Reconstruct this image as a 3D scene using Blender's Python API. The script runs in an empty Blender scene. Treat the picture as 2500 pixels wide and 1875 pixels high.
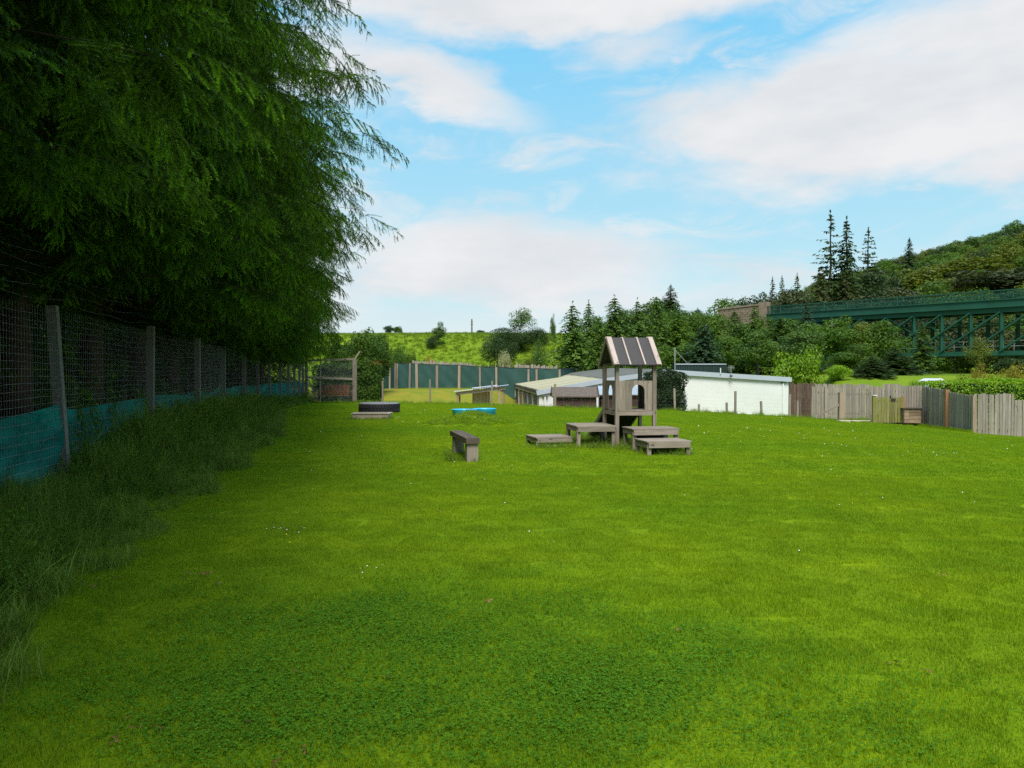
import bpy, math, random
import numpy as np
from mathutils import Vector, Matrix

random.seed(7)
RNG = np.random.default_rng(11)
SC = bpy.context.scene
COL = SC.collection

# ------------------------------------------------------------------ camera
FPX, HOR, EYE = 1965.0, 912.0, 1.6          # focal length and horizon in photo pixels (2500 x 1875)
PITCH = math.atan((937.5 - HOR) / FPX)
cam_d = bpy.data.cameras.new('camera')
cam_d.sensor_width = 36.0
cam_d.lens = 36.0 * FPX / 2500.0
cam_d.clip_start, cam_d.clip_end = 0.05, 9000.0
cam = bpy.data.objects.new('camera', cam_d)
COL.objects.link(cam)
cam.location = (0, 0, EYE)
cam.rotation_euler = (math.pi / 2 - PITCH, 0, 0)
SC.camera = cam

# ------------------------------------------------------------------ light
SUN_EL, SUN_AZ = math.radians(57), math.radians(179)      # azimuth from +Y towards +X
wd = bpy.data.worlds.new('World')
SC.world = wd
wd.use_nodes = True


def build_world():
    nt = wd.node_tree
    N, L = nt.nodes, nt.links
    N.clear()

    def m(op, a, b=None, c=None, clamp=False):
        n = N.new('ShaderNodeMath'); n.operation = op; n.use_clamp = clamp
        for i, v in enumerate((a, b, c)):
            if v is None: continue
            if isinstance(v, (int, float)): n.inputs[i].default_value = v
            else: L.new(v, n.inputs[i])
        return n.outputs[0]
    out = N.new('ShaderNodeOutputWorld'); bg = N.new('ShaderNodeBackground')
    bg.inputs['Strength'].default_value = 0.1
    L.new(bg.outputs[0], out.inputs[0])
    sky = N.new('ShaderNodeTexSky'); sky.sky_type = 'NISHITA'; sky.sun_disc = False
    sky.sun_elevation = SUN_EL; sky.sun_rotation = SUN_AZ
    sky.air_density = 1.0; sky.dust_density = 0.6; sky.ozone_density = 1.5
    tc = N.new('ShaderNodeTexCoord'); sep = N.new('ShaderNodeSeparateXYZ')
    L.new(tc.outputs['Generated'], sep.inputs[0])
    az = m('ARCTAN2', sep.outputs[0], sep.outputs[1])
    el = m('ARCSINE', sep.outputs[2])
    # cloud fibres: stretched fractal noise in direction space
    cmb = N.new('ShaderNodeCombineXYZ'); L.new(m('MULTIPLY', az, 3.0), cmb.inputs[0])
    L.new(m('MULTIPLY', el, 8.5), cmb.inputs[1])
    L.new(m('MULTIPLY', m('ADD', az, el), 0.6), cmb.inputs[2])
    nz = N.new('ShaderNodeTexNoise'); nz.inputs['Scale'].default_value = 1.35
    nz.inputs['Detail'].default_value = 9; nz.inputs['Roughness'].default_value = 0.6
    nz.inputs['Distortion'].default_value = 0.35
    L.new(cmb.outputs[0], nz.inputs['Vector'])
    n2 = N.new('ShaderNodeTexNoise'); n2.inputs['Scale'].default_value = 2.2
    n2.inputs['Detail'].default_value = 5; n2.inputs['Roughness'].default_value = 0.55
    cm2 = N.new('ShaderNodeVectorMath'); cm2.operation = 'ADD'; cm2.inputs[1].default_value = (4.3, 1.7, 2.2)
    L.new(cmb.outputs[0], cm2.inputs[0]); L.new(cm2.outputs[0], n2.inputs['Vector'])
    azw = m('ADD', az, m('MULTIPLY', m('SUBTRACT', nz.outputs['Fac'], 0.5), 0.16))
    elw = m('ADD', el, m('MULTIPLY', m('SUBTRACT', n2.outputs['Fac'], 0.5), 0.10))
    # cloud banks: (photo x, photo y, half width, half height, tilt deg, weight)
    banks = [(1400, 15, 860, 100, 2, 1.05), (1030, 190, 330, 70, -19, .95), (2230, 255, 780, 172, 3, 1.2),
             (2480, 60, 520, 190, 10, 1.1), (2480, 390, 330, 100, -8, 0.9), (1180, 640, 540, 140, 0, 1.15),
             (800, 130, 260, 130, -10, 0.9),
             (1500, 350, 150, 30, 0, .42), (1570, 250, 130, 30, 5, .45), (1530, 140, 190, 60, 8, .6),
             (1650, 720, 700, 75, 0, .62), (700, 700, 330, 150, 0, .8), (-300, 300, 700, 400, 0, .8)]
    tot = None
    for (px, py, rx, ry, tilt, w) in banks:
        a0 = math.atan((px - 1250) / FPX); e0 = math.atan((HOR - py) / FPX * math.cos(a0))
        rxa, rya = rx / FPX * math.cos(a0), ry / FPX
        c, s = math.cos(math.radians(tilt)), math.sin(math.radians(tilt))
        dx = m('SUBTRACT', azw, a0); dy = m('SUBTRACT', elw, e0)
        u = m('ADD', m('MULTIPLY', dx, c / rxa), m('MULTIPLY', dy, s / rxa))
        v = m('ADD', m('MULTIPLY', dx, -s / rya), m('MULTIPLY', dy, c / rya))
        q = m('SUBTRACT', 1.25, m('ADD', m('MULTIPLY', u, u), m('MULTIPLY', v, v)))
        q = m('MULTIPLY', m('MAXIMUM', q, 0.0), w)
        tot = q if tot is None else m('MAXIMUM', tot, q)
    field = m('ADD', m('MULTIPLY', tot, 0.62), m('MULTIPLY', m('SUBTRACT', nz.outputs['Fac'], 0.5), 1.5))
    # away from the banks in view the same broken cloud goes on
    far = m('SUBTRACT', m('MULTIPLY', m('ABSOLUTE', az), 1.0), 0.78, clamp=True)
    hi = m('SUBTRACT', m('MULTIPLY', el, 1.0), 0.5, clamp=True)
    field = m('ADD', field, m('MINIMUM', m('ADD', m('MULTIPLY', far, 2.0), m('MULTIPLY', hi, 2.0)), 0.30))
    mr = N.new('ShaderNodeMapRange'); mr.interpolation_type = 'SMOOTHSTEP'
    mr.inputs['From Min'].default_value = -0.02; mr.inputs['From Max'].default_value = 0.78
    L.new(field, mr.inputs['Value'])
    # thin streaky veils between the banks
    vl = N.new('ShaderNodeMapRange'); vl.interpolation_type = 'SMOOTHSTEP'
    vl.inputs['From Min'].default_value = 0.46; vl.inputs['From Max'].default_value = 0.74; vl.inputs['To Max'].default_value = 0.75
    n3 = N.new('ShaderNodeTexNoise'); n3.inputs['Scale'].default_value = 2.6; n3.inputs['Detail'].default_value = 8
    n3.inputs['Roughness'].default_value = 0.62; n3.inputs['Distortion'].default_value = 0.6
    L.new(cm2.outputs[0], n3.inputs['Vector']); L.new(n3.outputs['Fac'], vl.inputs['Value'])
    mask = m('MAXIMUM', mr.outputs[0], vl.outputs[0])
    # whiter air towards the horizon
    hz = N.new('ShaderNodeMapRange'); hz.interpolation_type = 'SMOOTHSTEP'
    hz.inputs['From Min'].default_value = 0.0; hz.inputs['From Max'].default_value = 0.17
    hz.inputs['To Min'].default_value = 0.72; hz.inputs['To Max'].default_value = 0.0
    L.new(el, hz.inputs['Value'])
    mask = m('MAXIMUM', mask, hz.outputs[0])
    # clear sky: Nishita lifted to the pale cyan of a humid summer sky
    lift = N.new('ShaderNodeMix'); lift.data_type = 'RGBA'; lift.inputs['Factor'].default_value = 0.85
    L.new(sky.outputs[0], lift.inputs['A'])
    elr = N.new('ShaderNodeMapRange')
    elr.inputs['From Min'].default_value = 0.08; elr.inputs['From Max'].default_value = 0.5
    L.new(el, elr.inputs['Value'])
    cy = N.new('ShaderNodeMix'); cy.data_type = 'RGBA'
    cy.inputs['A'].default_value = (4.0, 6.2, 6.7, 1); cy.inputs['B'].default_value = (1.0, 4.7, 7.7, 1)
    L.new(elr.outputs[0], cy.inputs['Factor']); L.new(cy.outputs['Result'], lift.inputs['B'])
    # cloud tone
    ct = N.new('ShaderNodeMix'); ct.data_type = 'RGBA'
    ct.inputs['A'].default_value = (5.3, 5.6, 5.9, 1); ct.inputs['B'].default_value = (6.3, 6.35, 6.45, 1)
    sh = N.new('ShaderNodeMapRange'); sh.inputs['From Min'].default_value = 0.3; sh.inputs['From Max'].default_value = 0.65
    L.new(n2.outputs['Fac'], sh.inputs['Value']); L.new(sh.outputs[0], ct.inputs['Factor'])
    fin = N.new('ShaderNodeMix'); fin.data_type = 'RGBA'
    L.new(mask, fin.inputs['Factor']); L.new(lift.outputs['Result'], fin.inputs['A']); L.new(ct.outputs['Result'], fin.inputs['B'])
    L.new(fin.outputs['Result'], bg.inputs['Color'])


build_world()
sun_d = bpy.data.lights.new('sun', 'SUN')
sun_d.energy = 3.7
sun_d.angle = math.radians(26)
sun_d.color = (1.0, 0.955, 0.88)
sun = bpy.data.objects.new('sun', sun_d)
COL.objects.link(sun)
_sd = Vector((math.sin(SUN_AZ) * math.cos(SUN_EL), math.cos(SUN_AZ) * math.cos(SUN_EL), math.sin(SUN_EL)))
sun.rotation_euler = _sd.to_track_quat('Z', 'Y').to_euler()

vs = SC.view_settings
vs.view_transform = 'Standard'; vs.look = 'None'; vs.gamma = 1.0; vs.use_curve_mapping = False
vs.exposure = 0.45
SC.cycles.use_denoising = False
SC.cycles.max_bounces = 6
SC.cycles.diffuse_bounces = 3
SC.cycles.glossy_bounces = 2
SC.cycles.transmission_bounces = 3
SC.cycles.transparent_max_bounces = 4
SC.cycles.caustics_reflective = False
SC.cycles.caustics_refractive = False


# ------------------------------------------------------------------ helpers
def W(px, py, D):
    """world point seen at photo pixel (px, py), D metres ahead"""
    return Vector(((px - 1250) / FPX * D, D, EYE - (py - HOR) / FPX * D))


def wx(px, D): return (px - 1250) / FPX * D
def wz(py, D): return EYE - (py - HOR) / FPX * D


def sm(a, b, x):
    t = np.clip((np.asarray(x, float) - a) / (b - a), 0, 1)
    return t * t * (3 - 2 * t)


MOUND = (-1.28, 25.3, 1.5, 1.3, 0.40)


def gz(x, y):
    """height of the ground"""
    x = np.asarray(x, float); y = np.asarray(y, float)
    xr = np.clip(x, 0, 19)
    base = -0.0021 * xr * xr
    base = base + 0.025 * np.sin(x * .37 + 1.3) * np.sin(y * .29 + .4) * sm(4, 12, y)
    r = np.hypot((x - MOUND[0]) / MOUND[2], (y - MOUND[1]) / MOUND[3])
    base = base + MOUND[4] * np.clip(1 - r, 0, 1) ** 1.15
    yc = np.interp(x, [-15, -8, 0, 2, 10, 14, 17, 22], [46, 45, 41, 38.5, 35, 34.5, 38, 40])
    t = sm(0, 7, y - yc) * sm(-13, -9.5, x)
    valley = -1.15
    z = base * (1 - t) + valley * t
    y0 = np.interp(x, [-20, -7, -2, 4, 17, 22, 30], [44, 45, 49, 70, 70, 44, 44])
    tgt = np.interp(x, [10, 24], [0.40, 1.45])
    s = sm(0, 1, (y - y0) / 13.0)
    z = z * (1 - s) + tgt * s
    z = z + sm(82, 104, y) * 6.3 * (1 - sm(22, 33, x))
    hill = np.interp(x, [38, 63, 87, 101, 121, 200, 420], [0, 5, 15, 21.5, 30, 50, 60])
    z = z + hill * sm(100, 190, y)
    z = z + 0.25 * np.sin(x * .21) * np.sin(y * .17 + 1) * sm(75, 110, y)
    return z


def gzf(x, y): return float(gz(x, y))


def ground_hit(px, py):
    """where the ray through a photo pixel meets the ground"""
    d = Vector(((px - 1250) / FPX, 1.0, -(py - HOR) / FPX))
    lo = 2.0
    for i in range(4000):
        D = 2.0 + i * 0.05
        if EYE + d.z * D < gzf(d.x * D, D):
            lo = D
            break
    return Vector((d.x * lo, lo, gzf(d.x * lo, lo)))


def np_mesh(name, verts, faces, attrs=None, smooth=False):
    """mesh from arrays; faces is (n, k)"""
    me = bpy.data.meshes.new(name)
    verts = np.ascontiguousarray(verts, dtype=np.float32)
    faces = np.ascontiguousarray(faces, dtype=np.int32)
    nf, k = faces.shape
    me.vertices.add(len(verts)); me.vertices.foreach_set('co', verts.ravel())
    me.loops.add(nf * k); me.loops.foreach_set('vertex_index', faces.ravel())
    me.polygons.add(nf)
    me.polygons.foreach_set('loop_start', np.arange(0, nf * k, k, dtype=np.int32))
    me.polygons.foreach_set('loop_total', np.full(nf, k, dtype=np.int32))
    if smooth: me.polygons.foreach_set('use_smooth', np.ones(nf, dtype=bool))
    me.update(calc_edges=True)
    for an, (typ, arr) in (attrs or {}).items():
        a = me.attributes.new(an, typ, 'POINT')
        a.data.foreach_set('vector' if typ == 'FLOAT_VECTOR' else 'value', np.ascontiguousarray(arr, dtype=np.float32).ravel())
    return me


def link(name, me, mat=None, parent=None, label=None, cat=None, group=None, kind=None):
    o = bpy.data.objects.new(name, me)
    COL.objects.link(o)
    if mat is not None and me is not None and not me.materials: me.materials.append(mat)
    if parent is not None: o.parent = parent
    if label: o['label'] = label
    if cat: o['category'] = cat
    if group: o['group'] = group
    if kind: o['kind'] = kind
    return o


def thing(name, label, cat, loc=(0, 0, 0), rz=0.0, group=None):
    o = link(name, None, None, None, label, cat, group)
    o.empty_display_size = 0.2
    o.location = loc; o.rotation_euler = (0, 0, rz)
    return o


class MB:
    """collects boxes, beams and tubes; 'gr' runs along the grain of every piece"""
    def __init__(s): s.v = []; s.f = []; s.g = []

    def hexa(s, pts, gr):
        b = len(s.v); s.v += [tuple(p) for p in pts]; s.g += [tuple(q) for q in gr]
        for q in ((0, 3, 2, 1), (4, 5, 6, 7), (0, 1, 5, 4), (1, 2, 6, 5), (2, 3, 7, 6), (3, 0, 4, 7)):
            s.f.append(tuple(b + i for i in q))

    def beam(s, p0, p1, w, h, up=(0, 0, 1), w1=None, h1=None):
        p0 = Vector(p0); p1 = Vector(p1); d = p1 - p0; Ln = d.length; d = d / Ln
        up = Vector(up)
        if abs(d.dot(up.normalized())) > .98: up = Vector((0, 1, 0)) if abs(d.y) < .9 else Vector((1, 0, 0))
        sd = d.cross(up).normalized(); u = sd.cross(d).normalized()
        w1 = w if w1 is None else w1; h1 = h if h1 is None else h1
        pts = []; gr = []; o = Vector((random.random() * 40, random.random() * 40, random.random() * 40))
        for (p, l, ww, hh) in ((p0, 0, w, h), (p1, Ln, w1, h1)):
            for (a, b) in ((-1, -1), (1, -1), (1, 1), (-1, 1)):
                pts.append(p + sd * (a * ww / 2) + u * (b * hh / 2))
                gr.append(o + Vector((l, a * ww / 2, b * hh / 2)))
        s.hexa(pts, gr); return s

    def box(s, c, size, rz=0.0):
        c = Vector(c); sx, sy, sz = size; R = Matrix.Rotation(rz, 3, 'Z')
        ax = R @ Vector((1, 0, 0)); ay = R @ Vector((0, 1, 0))
        k = max(range(3), key=lambda i: size[i])
        if k == 0: return s.beam(c - ax * sx / 2, c + ax * sx / 2, sy, sz)
        if k == 1: return s.beam(c - ay * sy / 2, c + ay * sy / 2, sx, sz)
        return s.beam(c - Vector((0, 0, sz / 2)), c + Vector((0, 0, sz / 2)), sx, sy, up=ay)

    def tube(s, pts, r, n=6, cap=True):
        pts = [Vector(p) for p in pts]
        rs = r if isinstance(r, (list, tuple)) else [r] * len(pts)
        b = len(s.v); off = Vector((random.random() * 40, random.random() * 40, random.random() * 40)); l = 0
        ref = Vector((.13, .31, 1)) if abs((pts[-1] - pts[0]).normalized().z) < .9 else Vector((1, .2, .1))
        for i, p in enumerate(pts):
            d = (pts[min(i + 1, len(pts) - 1)] - pts[max(i - 1, 0)]).normalized()
            sd = d.cross(ref).normalized(); u = sd.cross(d)
            if i: l += (p - pts[i - 1]).length
            for k in range(n):
                a = 2 * math.pi * k / n
                q = sd * math.cos(a) * rs[i] + u * math.sin(a) * rs[i]
                s.v.append(tuple(p + q)); s.g.append(tuple(off + Vector((l, q.x, q.y))))
        for i in range(len(pts) - 1):
            for k in range(n):
                k2 = (k + 1) % n
                s.f.append((b + i * n + k, b + i * n + k2, b + (i + 1) * n + k2, b + (i + 1) * n + k))
        if cap:
            s.f.append(tuple(b + k for k in reversed(range(n))))
            e = b + (len(pts) - 1) * n
            s.f.append(tuple(e + k for k in range(n)))
        return s

    def prism(s, poly, o, u, v, th):
        """flat outline (list of 2D) in plane o,u,v given thickness th along u x v"""
        o = Vector(o); u = Vector(u); v = Vector(v); w = u.cross(v).normalized() * th
        b = len(s.v); n = len(poly); off = Vector((random.random() * 40, random.random() * 40, 0))
        for k in (0, 1):
            for (x, y) in poly:
                s.v.append(tuple(o + u * x + v * y + w * k)); s.g.append(tuple(off + Vector((y, x, k * th))))
        s.f.append(tuple(b + i for i in reversed(range(n)))); s.f.append(tuple(b + n + i for i in range(n)))
        for i in range(n):
            j = (i + 1) % n
            s.f.append((b + i, b + j, b + n + j, b + n + i))
        return s

    def mesh(s, name, smooth=False):
        me = bpy.data.meshes.new(name)
        me.from_pydata(s.v, [], s.f); me.update()
        a = me.attributes.new('gr', 'FLOAT_VECTOR', 'POINT')
        a.data.foreach_set('vector', np.array(s.g, dtype=np.float32).ravel())
        if smooth: me.polygons.foreach_set('use_smooth', np.ones(len(me.polygons), dtype=bool))
        return me

    def build(s, name, mat, parent=None, smooth=False, **kw):
        return link(name, s.mesh(name, smooth), mat, parent, **kw)


# ------------------------------------------------------------------ materials
def new_mat(name):
    m = bpy.data.materials.new(name); m.use_nodes = True
    nt = m.node_tree; b = nt.nodes['Principled BSDF']
    return m, nt, b


def nmix(nt, a, b, fac, blend='MIX'):
    n = nt.nodes.new('ShaderNodeMix'); n.data_type = 'RGBA'; n.blend_type = blend
    for s, v in (('A', a), ('B', b)):
        if isinstance(v, tuple): n.inputs[s].default_value = (*v, 1) if len(v) == 3 else v
        else: nt.links.new(v, n.inputs[s])
    if isinstance(fac, (int, float)): n.inputs['Factor'].default_value = fac
    else: nt.links.new(fac, n.inputs['Factor'])
    return n.outputs['Result']


def nnoise(nt, vec, scale, detail=4, rough=.55, lo=.3, hi=.7, dist=0):
    n = nt.nodes.new('ShaderNodeTexNoise'); n.inputs['Scale'].default_value = scale
    n.inputs['Detail'].default_value = detail; n.inputs['Roughness'].default_value = rough
    n.inputs['Distortion'].default_value = dist
    if vec is not None: nt.links.new(vec, n.inputs['Vector'])
    r = nt.nodes.new('ShaderNodeMapRange'); r.inputs['From Min'].default_value = lo; r.inputs['From Max'].default_value = hi
    nt.links.new(n.outputs['Fac'], r.inputs['Value'])
    return r.outputs[0]


def nattr(nt, name, vec=False):
    n = nt.nodes.new('ShaderNodeAttribute'); n.attribute_name = name
    return n.outputs['Vector' if vec else 'Fac']


def nscale(nt, vec, sc):
    n = nt.nodes.new('ShaderNodeVectorMath'); n.operation = 'MULTIPLY'; n.inputs[1].default_value = sc
    nt.links.new(vec, n.inputs[0]); return n.outputs[0]


def nmath(nt, op, a, b=0.0, clamp=False):
    n = nt.nodes.new('ShaderNodeMath'); n.operation = op; n.use_clamp = clamp
    for i, v in enumerate((a, b)):
        if isinstance(v, (int, float)): n.inputs[i].default_value = v
        else: nt.links.new(v, n.inputs[i])
    return n.outputs[0]


def nbump(nt, b, h, strength=.4, dist=.01):
    n = nt.nodes.new('ShaderNodeBump'); n.inputs['Strength'].default_value = strength; n.inputs['Distance'].default_value = dist
    nt.links.new(h, n.inputs['Height']); nt.links.new(n.outputs[0], b.inputs['Normal'])


def orand(nt):
    return nt.nodes.new('ShaderNodeObjectInfo').outputs['Random']


def wood(name, dark, light, stain=None, stain_amt=.5, rough=.85, rnd=.35):
    m, nt, b = new_mat(name)
    g = nattr(nt, 'gr', True)
    fib = nnoise(nt, nscale(nt, g, (2.5, 60, 60)), 1.0, 6, .65, .28, .72)
    brd = nnoise(nt, nscale(nt, g, (1.2, 5, 5)), 1.0, 4, .6, .3, .7)
    c = nmix(nt, dark, light, fib)
    c = nmix(nt, c, tuple(x * .62 for x in dark), nmath(nt, 'MULTIPLY', brd, .45))
    if stain:
        st = nnoise(nt, nscale(nt, g, (1.0, 3, 3)), 1.3, 5, .6, .42, .68)
        c = nmix(nt, c, stain, nmath(nt, 'MULTIPLY', st, stain_amt))
    kn = nnoise(nt, nscale(nt, g, (5, 14, 14)), 1.0, 1, .4, .68, .76)
    c = nmix(nt, c, tuple(x * .3 for x in dark), nmath(nt, 'MULTIPLY', kn, .7))
    rr = nmath(nt, 'ADD', nmath(nt, 'MULTIPLY', orand(nt), rnd), 1 - rnd / 2)
    cc = nt.nodes.new('ShaderNodeCombineColor')
    for i in range(3): nt.links.new(rr, cc.inputs[i])
    c = nmix(nt, c, cc.outputs[0], 1.0, 'MULTIPLY')
    nt.links.new(c, b.inputs['Base Color'])
    b.inputs['Roughness'].default_value = rough; b.inputs['Specular IOR Level'].default_value = .15
    nbump(nt, b, fib, .5, .004)
    return m


def plain(name, c1, c2=None, scale=3.0, rough=.7, spec=.3, metal=0.0, bump=0.0, detail=5, stretch=(1, 1, 1), lo=.3, hi=.7, rnd=0.0, streak=None):
    m, nt, b = new_mat(name)
    geo = nt.nodes.new('ShaderNodeNewGeometry').outputs['Position']
    f = nnoise(nt, nscale(nt, geo, stretch), scale, detail, .6, lo, hi)
    c = nmix(nt, c1, c2 or tuple(x * .8 for x in c1), f)
    if streak:
        s2 = nnoise(nt, nscale(nt, geo, (3, 3, .25)), 2.0, 5, .6, .5, .75)
        c = nmix(nt, c, streak, nmath(nt, 'MULTIPLY', s2, .6))
    nt.links.new(c, b.inputs['Base Color'])
    b.inputs['Roughness'].default_value = rough; b.inputs['Specular IOR Level'].default_value = spec
    b.inputs['Metallic'].default_value = metal
    if bump: nbump(nt, b, f, bump, .01)
    return m


def leaf(name, c1, c2, trans=.3, rough=.5, spec=.25, rnd=.3, tr_col=None):
    """foliage: diffuse + light through the leaf; 'tint' picks between the two leaf colours"""
    m, nt, b = new_mat(name)
    t = nattr(nt, 'tint')
    c = nmix(nt, c1, c2, t)
    rr = nmath(nt, 'ADD', nmath(nt, 'MULTIPLY', orand(nt), rnd), 1 - rnd / 2)
    cc = nt.nodes.new('ShaderNodeCombineColor')
    for i in range(3): nt.links.new(rr, cc.inputs[i])
    c = nmix(nt, c, cc.outputs[0], 1.0, 'MULTIPLY')
    nt.links.new(c, b.inputs['Base Color'])
    b.inputs['Roughness'].default_value = rough; b.inputs['Specular IOR Level'].default_value = spec
    tl = nt.nodes.new('ShaderNodeBsdfTranslucent')
    tcol = nmix(nt, c, (1.25, 1.2, .5), 1.0, 'MULTIPLY')
    nt.links.new(tcol, tl.inputs['Color'])
    ms = nt.nodes.new('ShaderNodeMixShader'); ms.inputs[0].default_value = trans
    nt.links.new(b.outputs[0], ms.inputs[1]); nt.links.new(tl.outputs[0], ms.inputs[2])
    nt.links.new(ms.outputs[0], nt.nodes['Material Output'].inputs['Surface'])
    return m


def grass_colour(nt):
    """lawn colour by place: yellow-green turf, darker clovery patches, dry spots (all of the turf itself)"""
    geo = nt.nodes.new('ShaderNodeNewGeometry').outputs['Position']
    fl = nscale(nt, geo, (1, 1, 0))
    big = nnoise(nt, nscale(nt, fl, (.16, .30, 0)), 1.0, 4, .55, .36, .64)
    mid = nnoise(nt, nscale(nt, fl, (.9, 1.9, 0)), 1.0, 5, .62, .3, .7)
    c = nmix(nt, (0.355, 0.47, 0.005), (0.225, 0.395, 0.006), big)
    c = nmix(nt, c, (0.105, 0.225, 0.008), nmath(nt, 'MULTIPLY', mid, .6))
    dry = nnoise(nt, nscale(nt, fl, (.8, 1.5, 0)), 1.3, 6, .7, .64, .82)
    c = nmix(nt, c, (0.30, 0.235, 0.05), nmath(nt, 'MULTIPLY', dry, .6))
    # faint mowing bands running along the fence
    vr = nt.nodes.new('ShaderNodeVectorRotate'); vr.rotation_type = 'Z_AXIS'; vr.inputs['Angle'].default_value = -0.21
    nt.links.new(fl, vr.inputs['Vector'])
    band = nnoise(nt, nscale(nt, vr.outputs[0], (1.5, .05, 0)), 1.0, 2, .5, .35, .65)
    c = nmix(nt, c, (0.13, 0.27, 0.006), nmath(nt, 'MULTIPLY', band, .38))
    fine = nnoise(nt, fl, 22.0, 3, .6, .3, .7)
    c = nmix(nt, c, (0.09, 0.17, 0.005), nmath(nt, 'MULTIPLY', fine, .3))
    return c


def mat_lawn_blade(name, warm=1.0):
    m, nt, b = new_mat(name)
    c = grass_colour(nt)
    t = nattr(nt, 'tint')
    hi = nmath(nt, 'MULTIPLY', nmath(nt, 'SUBTRACT', t, .70, True), 2.6, True)
    lo = nmath(nt, 'MULTIPLY', nmath(nt, 'SUBTRACT', .34, t, True), 2.4, True)
    c = nmix(nt, c, (0.36, 0.45, 0.035), hi)
    c = nmix(nt, c, (0.055, 0.13, 0.006), lo)
    nt.links.new(c, b.inputs['Base Color'])
    b.inputs['Roughness'].default_value = .6; b.inputs['Specular IOR Level'].default_value = .12
    tl = nt.nodes.new('ShaderNodeBsdfTranslucent')
    nt.links.new(nmix(nt, c, (1.2, 1.15, .6), 1.0, 'MULTIPLY'), tl.inputs['Color'])
    ms = nt.nodes.new('ShaderNodeMixShader'); ms.inputs[0].default_value = .35
    nt.links.new(b.outputs[0], ms.inputs[1]); nt.links.new(tl.outputs[0], ms.inputs[2])
    nt.links.new(ms.outputs[0], nt.nodes['Material Output'].inputs['Surface'])
    return m


def mat_ground():
    m, nt, b = new_mat('turf_ground')
    geo = nt.nodes.new('ShaderNodeNewGeometry').outputs['Position']
    c = grass_colour(nt)
    c = nmix(nt, c, (0.74, 0.72, 0.8), 1.0, 'MULTIPLY')      # thatch between the blades, darkened in place of their self-shadow
    # dry grazed run behind the wire fence
    n1 = nnoise(nt, geo, .7, 6, .6, .35, .65)
    run = nmix(nt, (0.27, 0.22, 0.025), (0.15, 0.20, 0.02), n1)
    c = nmix(nt, c, run, nattr(nt, 'run'))
    n2 = nnoise(nt, nscale(nt, geo, (.5, .25, .9)), 1.0, 7, .65, .3, .7)
    bank = nmix(nt, (0.11, 0.19, 0.012), (0.165, 0.235, 0.016), n2)
    n3 = nnoise(nt, geo, .35, 5, .6, .55, .72)
    bank = nmix(nt, bank, (0.06, 0.10, 0.015), nmath(nt, 'MULTIPLY', n3, .3))
    c = nmix(nt, c, bank, nattr(nt, 'bank'))
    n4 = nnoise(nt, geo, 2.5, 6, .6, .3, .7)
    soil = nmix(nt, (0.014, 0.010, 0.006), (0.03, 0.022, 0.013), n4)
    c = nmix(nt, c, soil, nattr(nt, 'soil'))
    nt.links.new(c, b.inputs['Base Color'])
    b.inputs['Roughness'].default_value = .95; b.inputs['Specular IOR Level'].default_value = .05
    f = nnoise(nt, geo, 14.0, 5, .7, .2, .8)
    nbump(nt, b, f, .6, .05)
    return m


M = {}
M['timber'] = wood('weathered_timber', (.17, .135, .105), (.40, .335, .27), (.30, .265, .22), .4)
M['timber_dark'] = wood('dark_weathered_timber', (.075, .055, .042), (.17, .135, .11), None)
M['timber_pale'] = wood('pale_batten_timber', (.40, .31, .27), (.60, .50, .45), None, rnd=.15)
M['paling'] = wood('grey_paling', (.235, .20, .165), (.42, .37, .315), (.30, .25, .18), .5, rnd=.35)
M['paling_brown'] = wood('brown_paling', (.075, .045, .035), (.16, .10, .08), (.2, .15, .12), .4, rnd=.6)
M['post_new'] = wood('tan_fence_post', (.27, .18, .12), (.44, .33, .24), (.30, .27, .23), .4, rnd=.5)
M['post_orange'] = wood('rusty_tan_post', (.30, .15, .075), (.42, .24, .13), None)
M['gate_green'] = wood('algae_green_timber', (.17, .15, .045), (.33, .31, .12), (.19, .21, .035), .8, rnd=.4)
M['crate'] = wood('crate_boards', (.22, .15, .10), (.42, .31, .21), (.32, .25, .12), .5, rnd=.6)
M['shed_brown'] = wood('dark_brown_shed_boards', (.05, .03, .026), (.10, .062, .052), None, rnd=.35)
M['cream_post'] = wood('cream_painted_post', (.48, .44, .35), (.66, .62, .53), None, rnd=.15)
M['concrete_post'] = plain('grey_fence_post', (.13, .125, .11), (.21, .20, .18), 18, .9, .15, bump=.4)
M['felt'] = plain('grey_roof_felt', (.058, .053, .054), (.078, .072, .073), 30, .85, .25, bump=.2)
M['felt_old'] = plain('old_shed_felt', (.105, .085, .073), (.155, .13, .115), 9, .95, .1, bump=.3)
M['white_wall'] = plain('white_painted_render', (.72, .72, .705), (.67, .67, .65), 1.2, .8, .2, bump=.15, streak=(.70, .68, .60))
M['fascia'] = plain('grey_metal_fascia', (.38, .42, .47), (.44, .48, .53), 1.5, .45, .5)
M['roof_grey'] = plain('grey_sheet_roof', (.115, .12, .105), (.155, .155, .14), 1.2, .9, .1, stretch=(1, .3, 1))
M['roof_pale'] = plain('pale_cement_roof', (.42, .385, .26), (.33, .295, .18), 1.6, .9, .15, stretch=(.5, 1.4, 1), detail=7, lo=.42, hi=.7)
M['white_paint'] = plain('white_paint', (.80, .80, .79), (.72, .72, .71), 4, .5, .4)
M['corrug'] = plain('blue_grey_corrugated', (.27, .33, .40), (.34, .40, .46), 3, .6, .25)
M['clear_sheet'] = plain('pale_corrugated_sheet', (.55, .56, .68), (.66, .66, .76), 2, .4, .5)
M['net_green'] = plain('dark_green_windbreak', (.034, .080, .070), (.050, .108, .096), 1.4, .9, .04, stretch=(1, 1, .4), detail=6)
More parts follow.
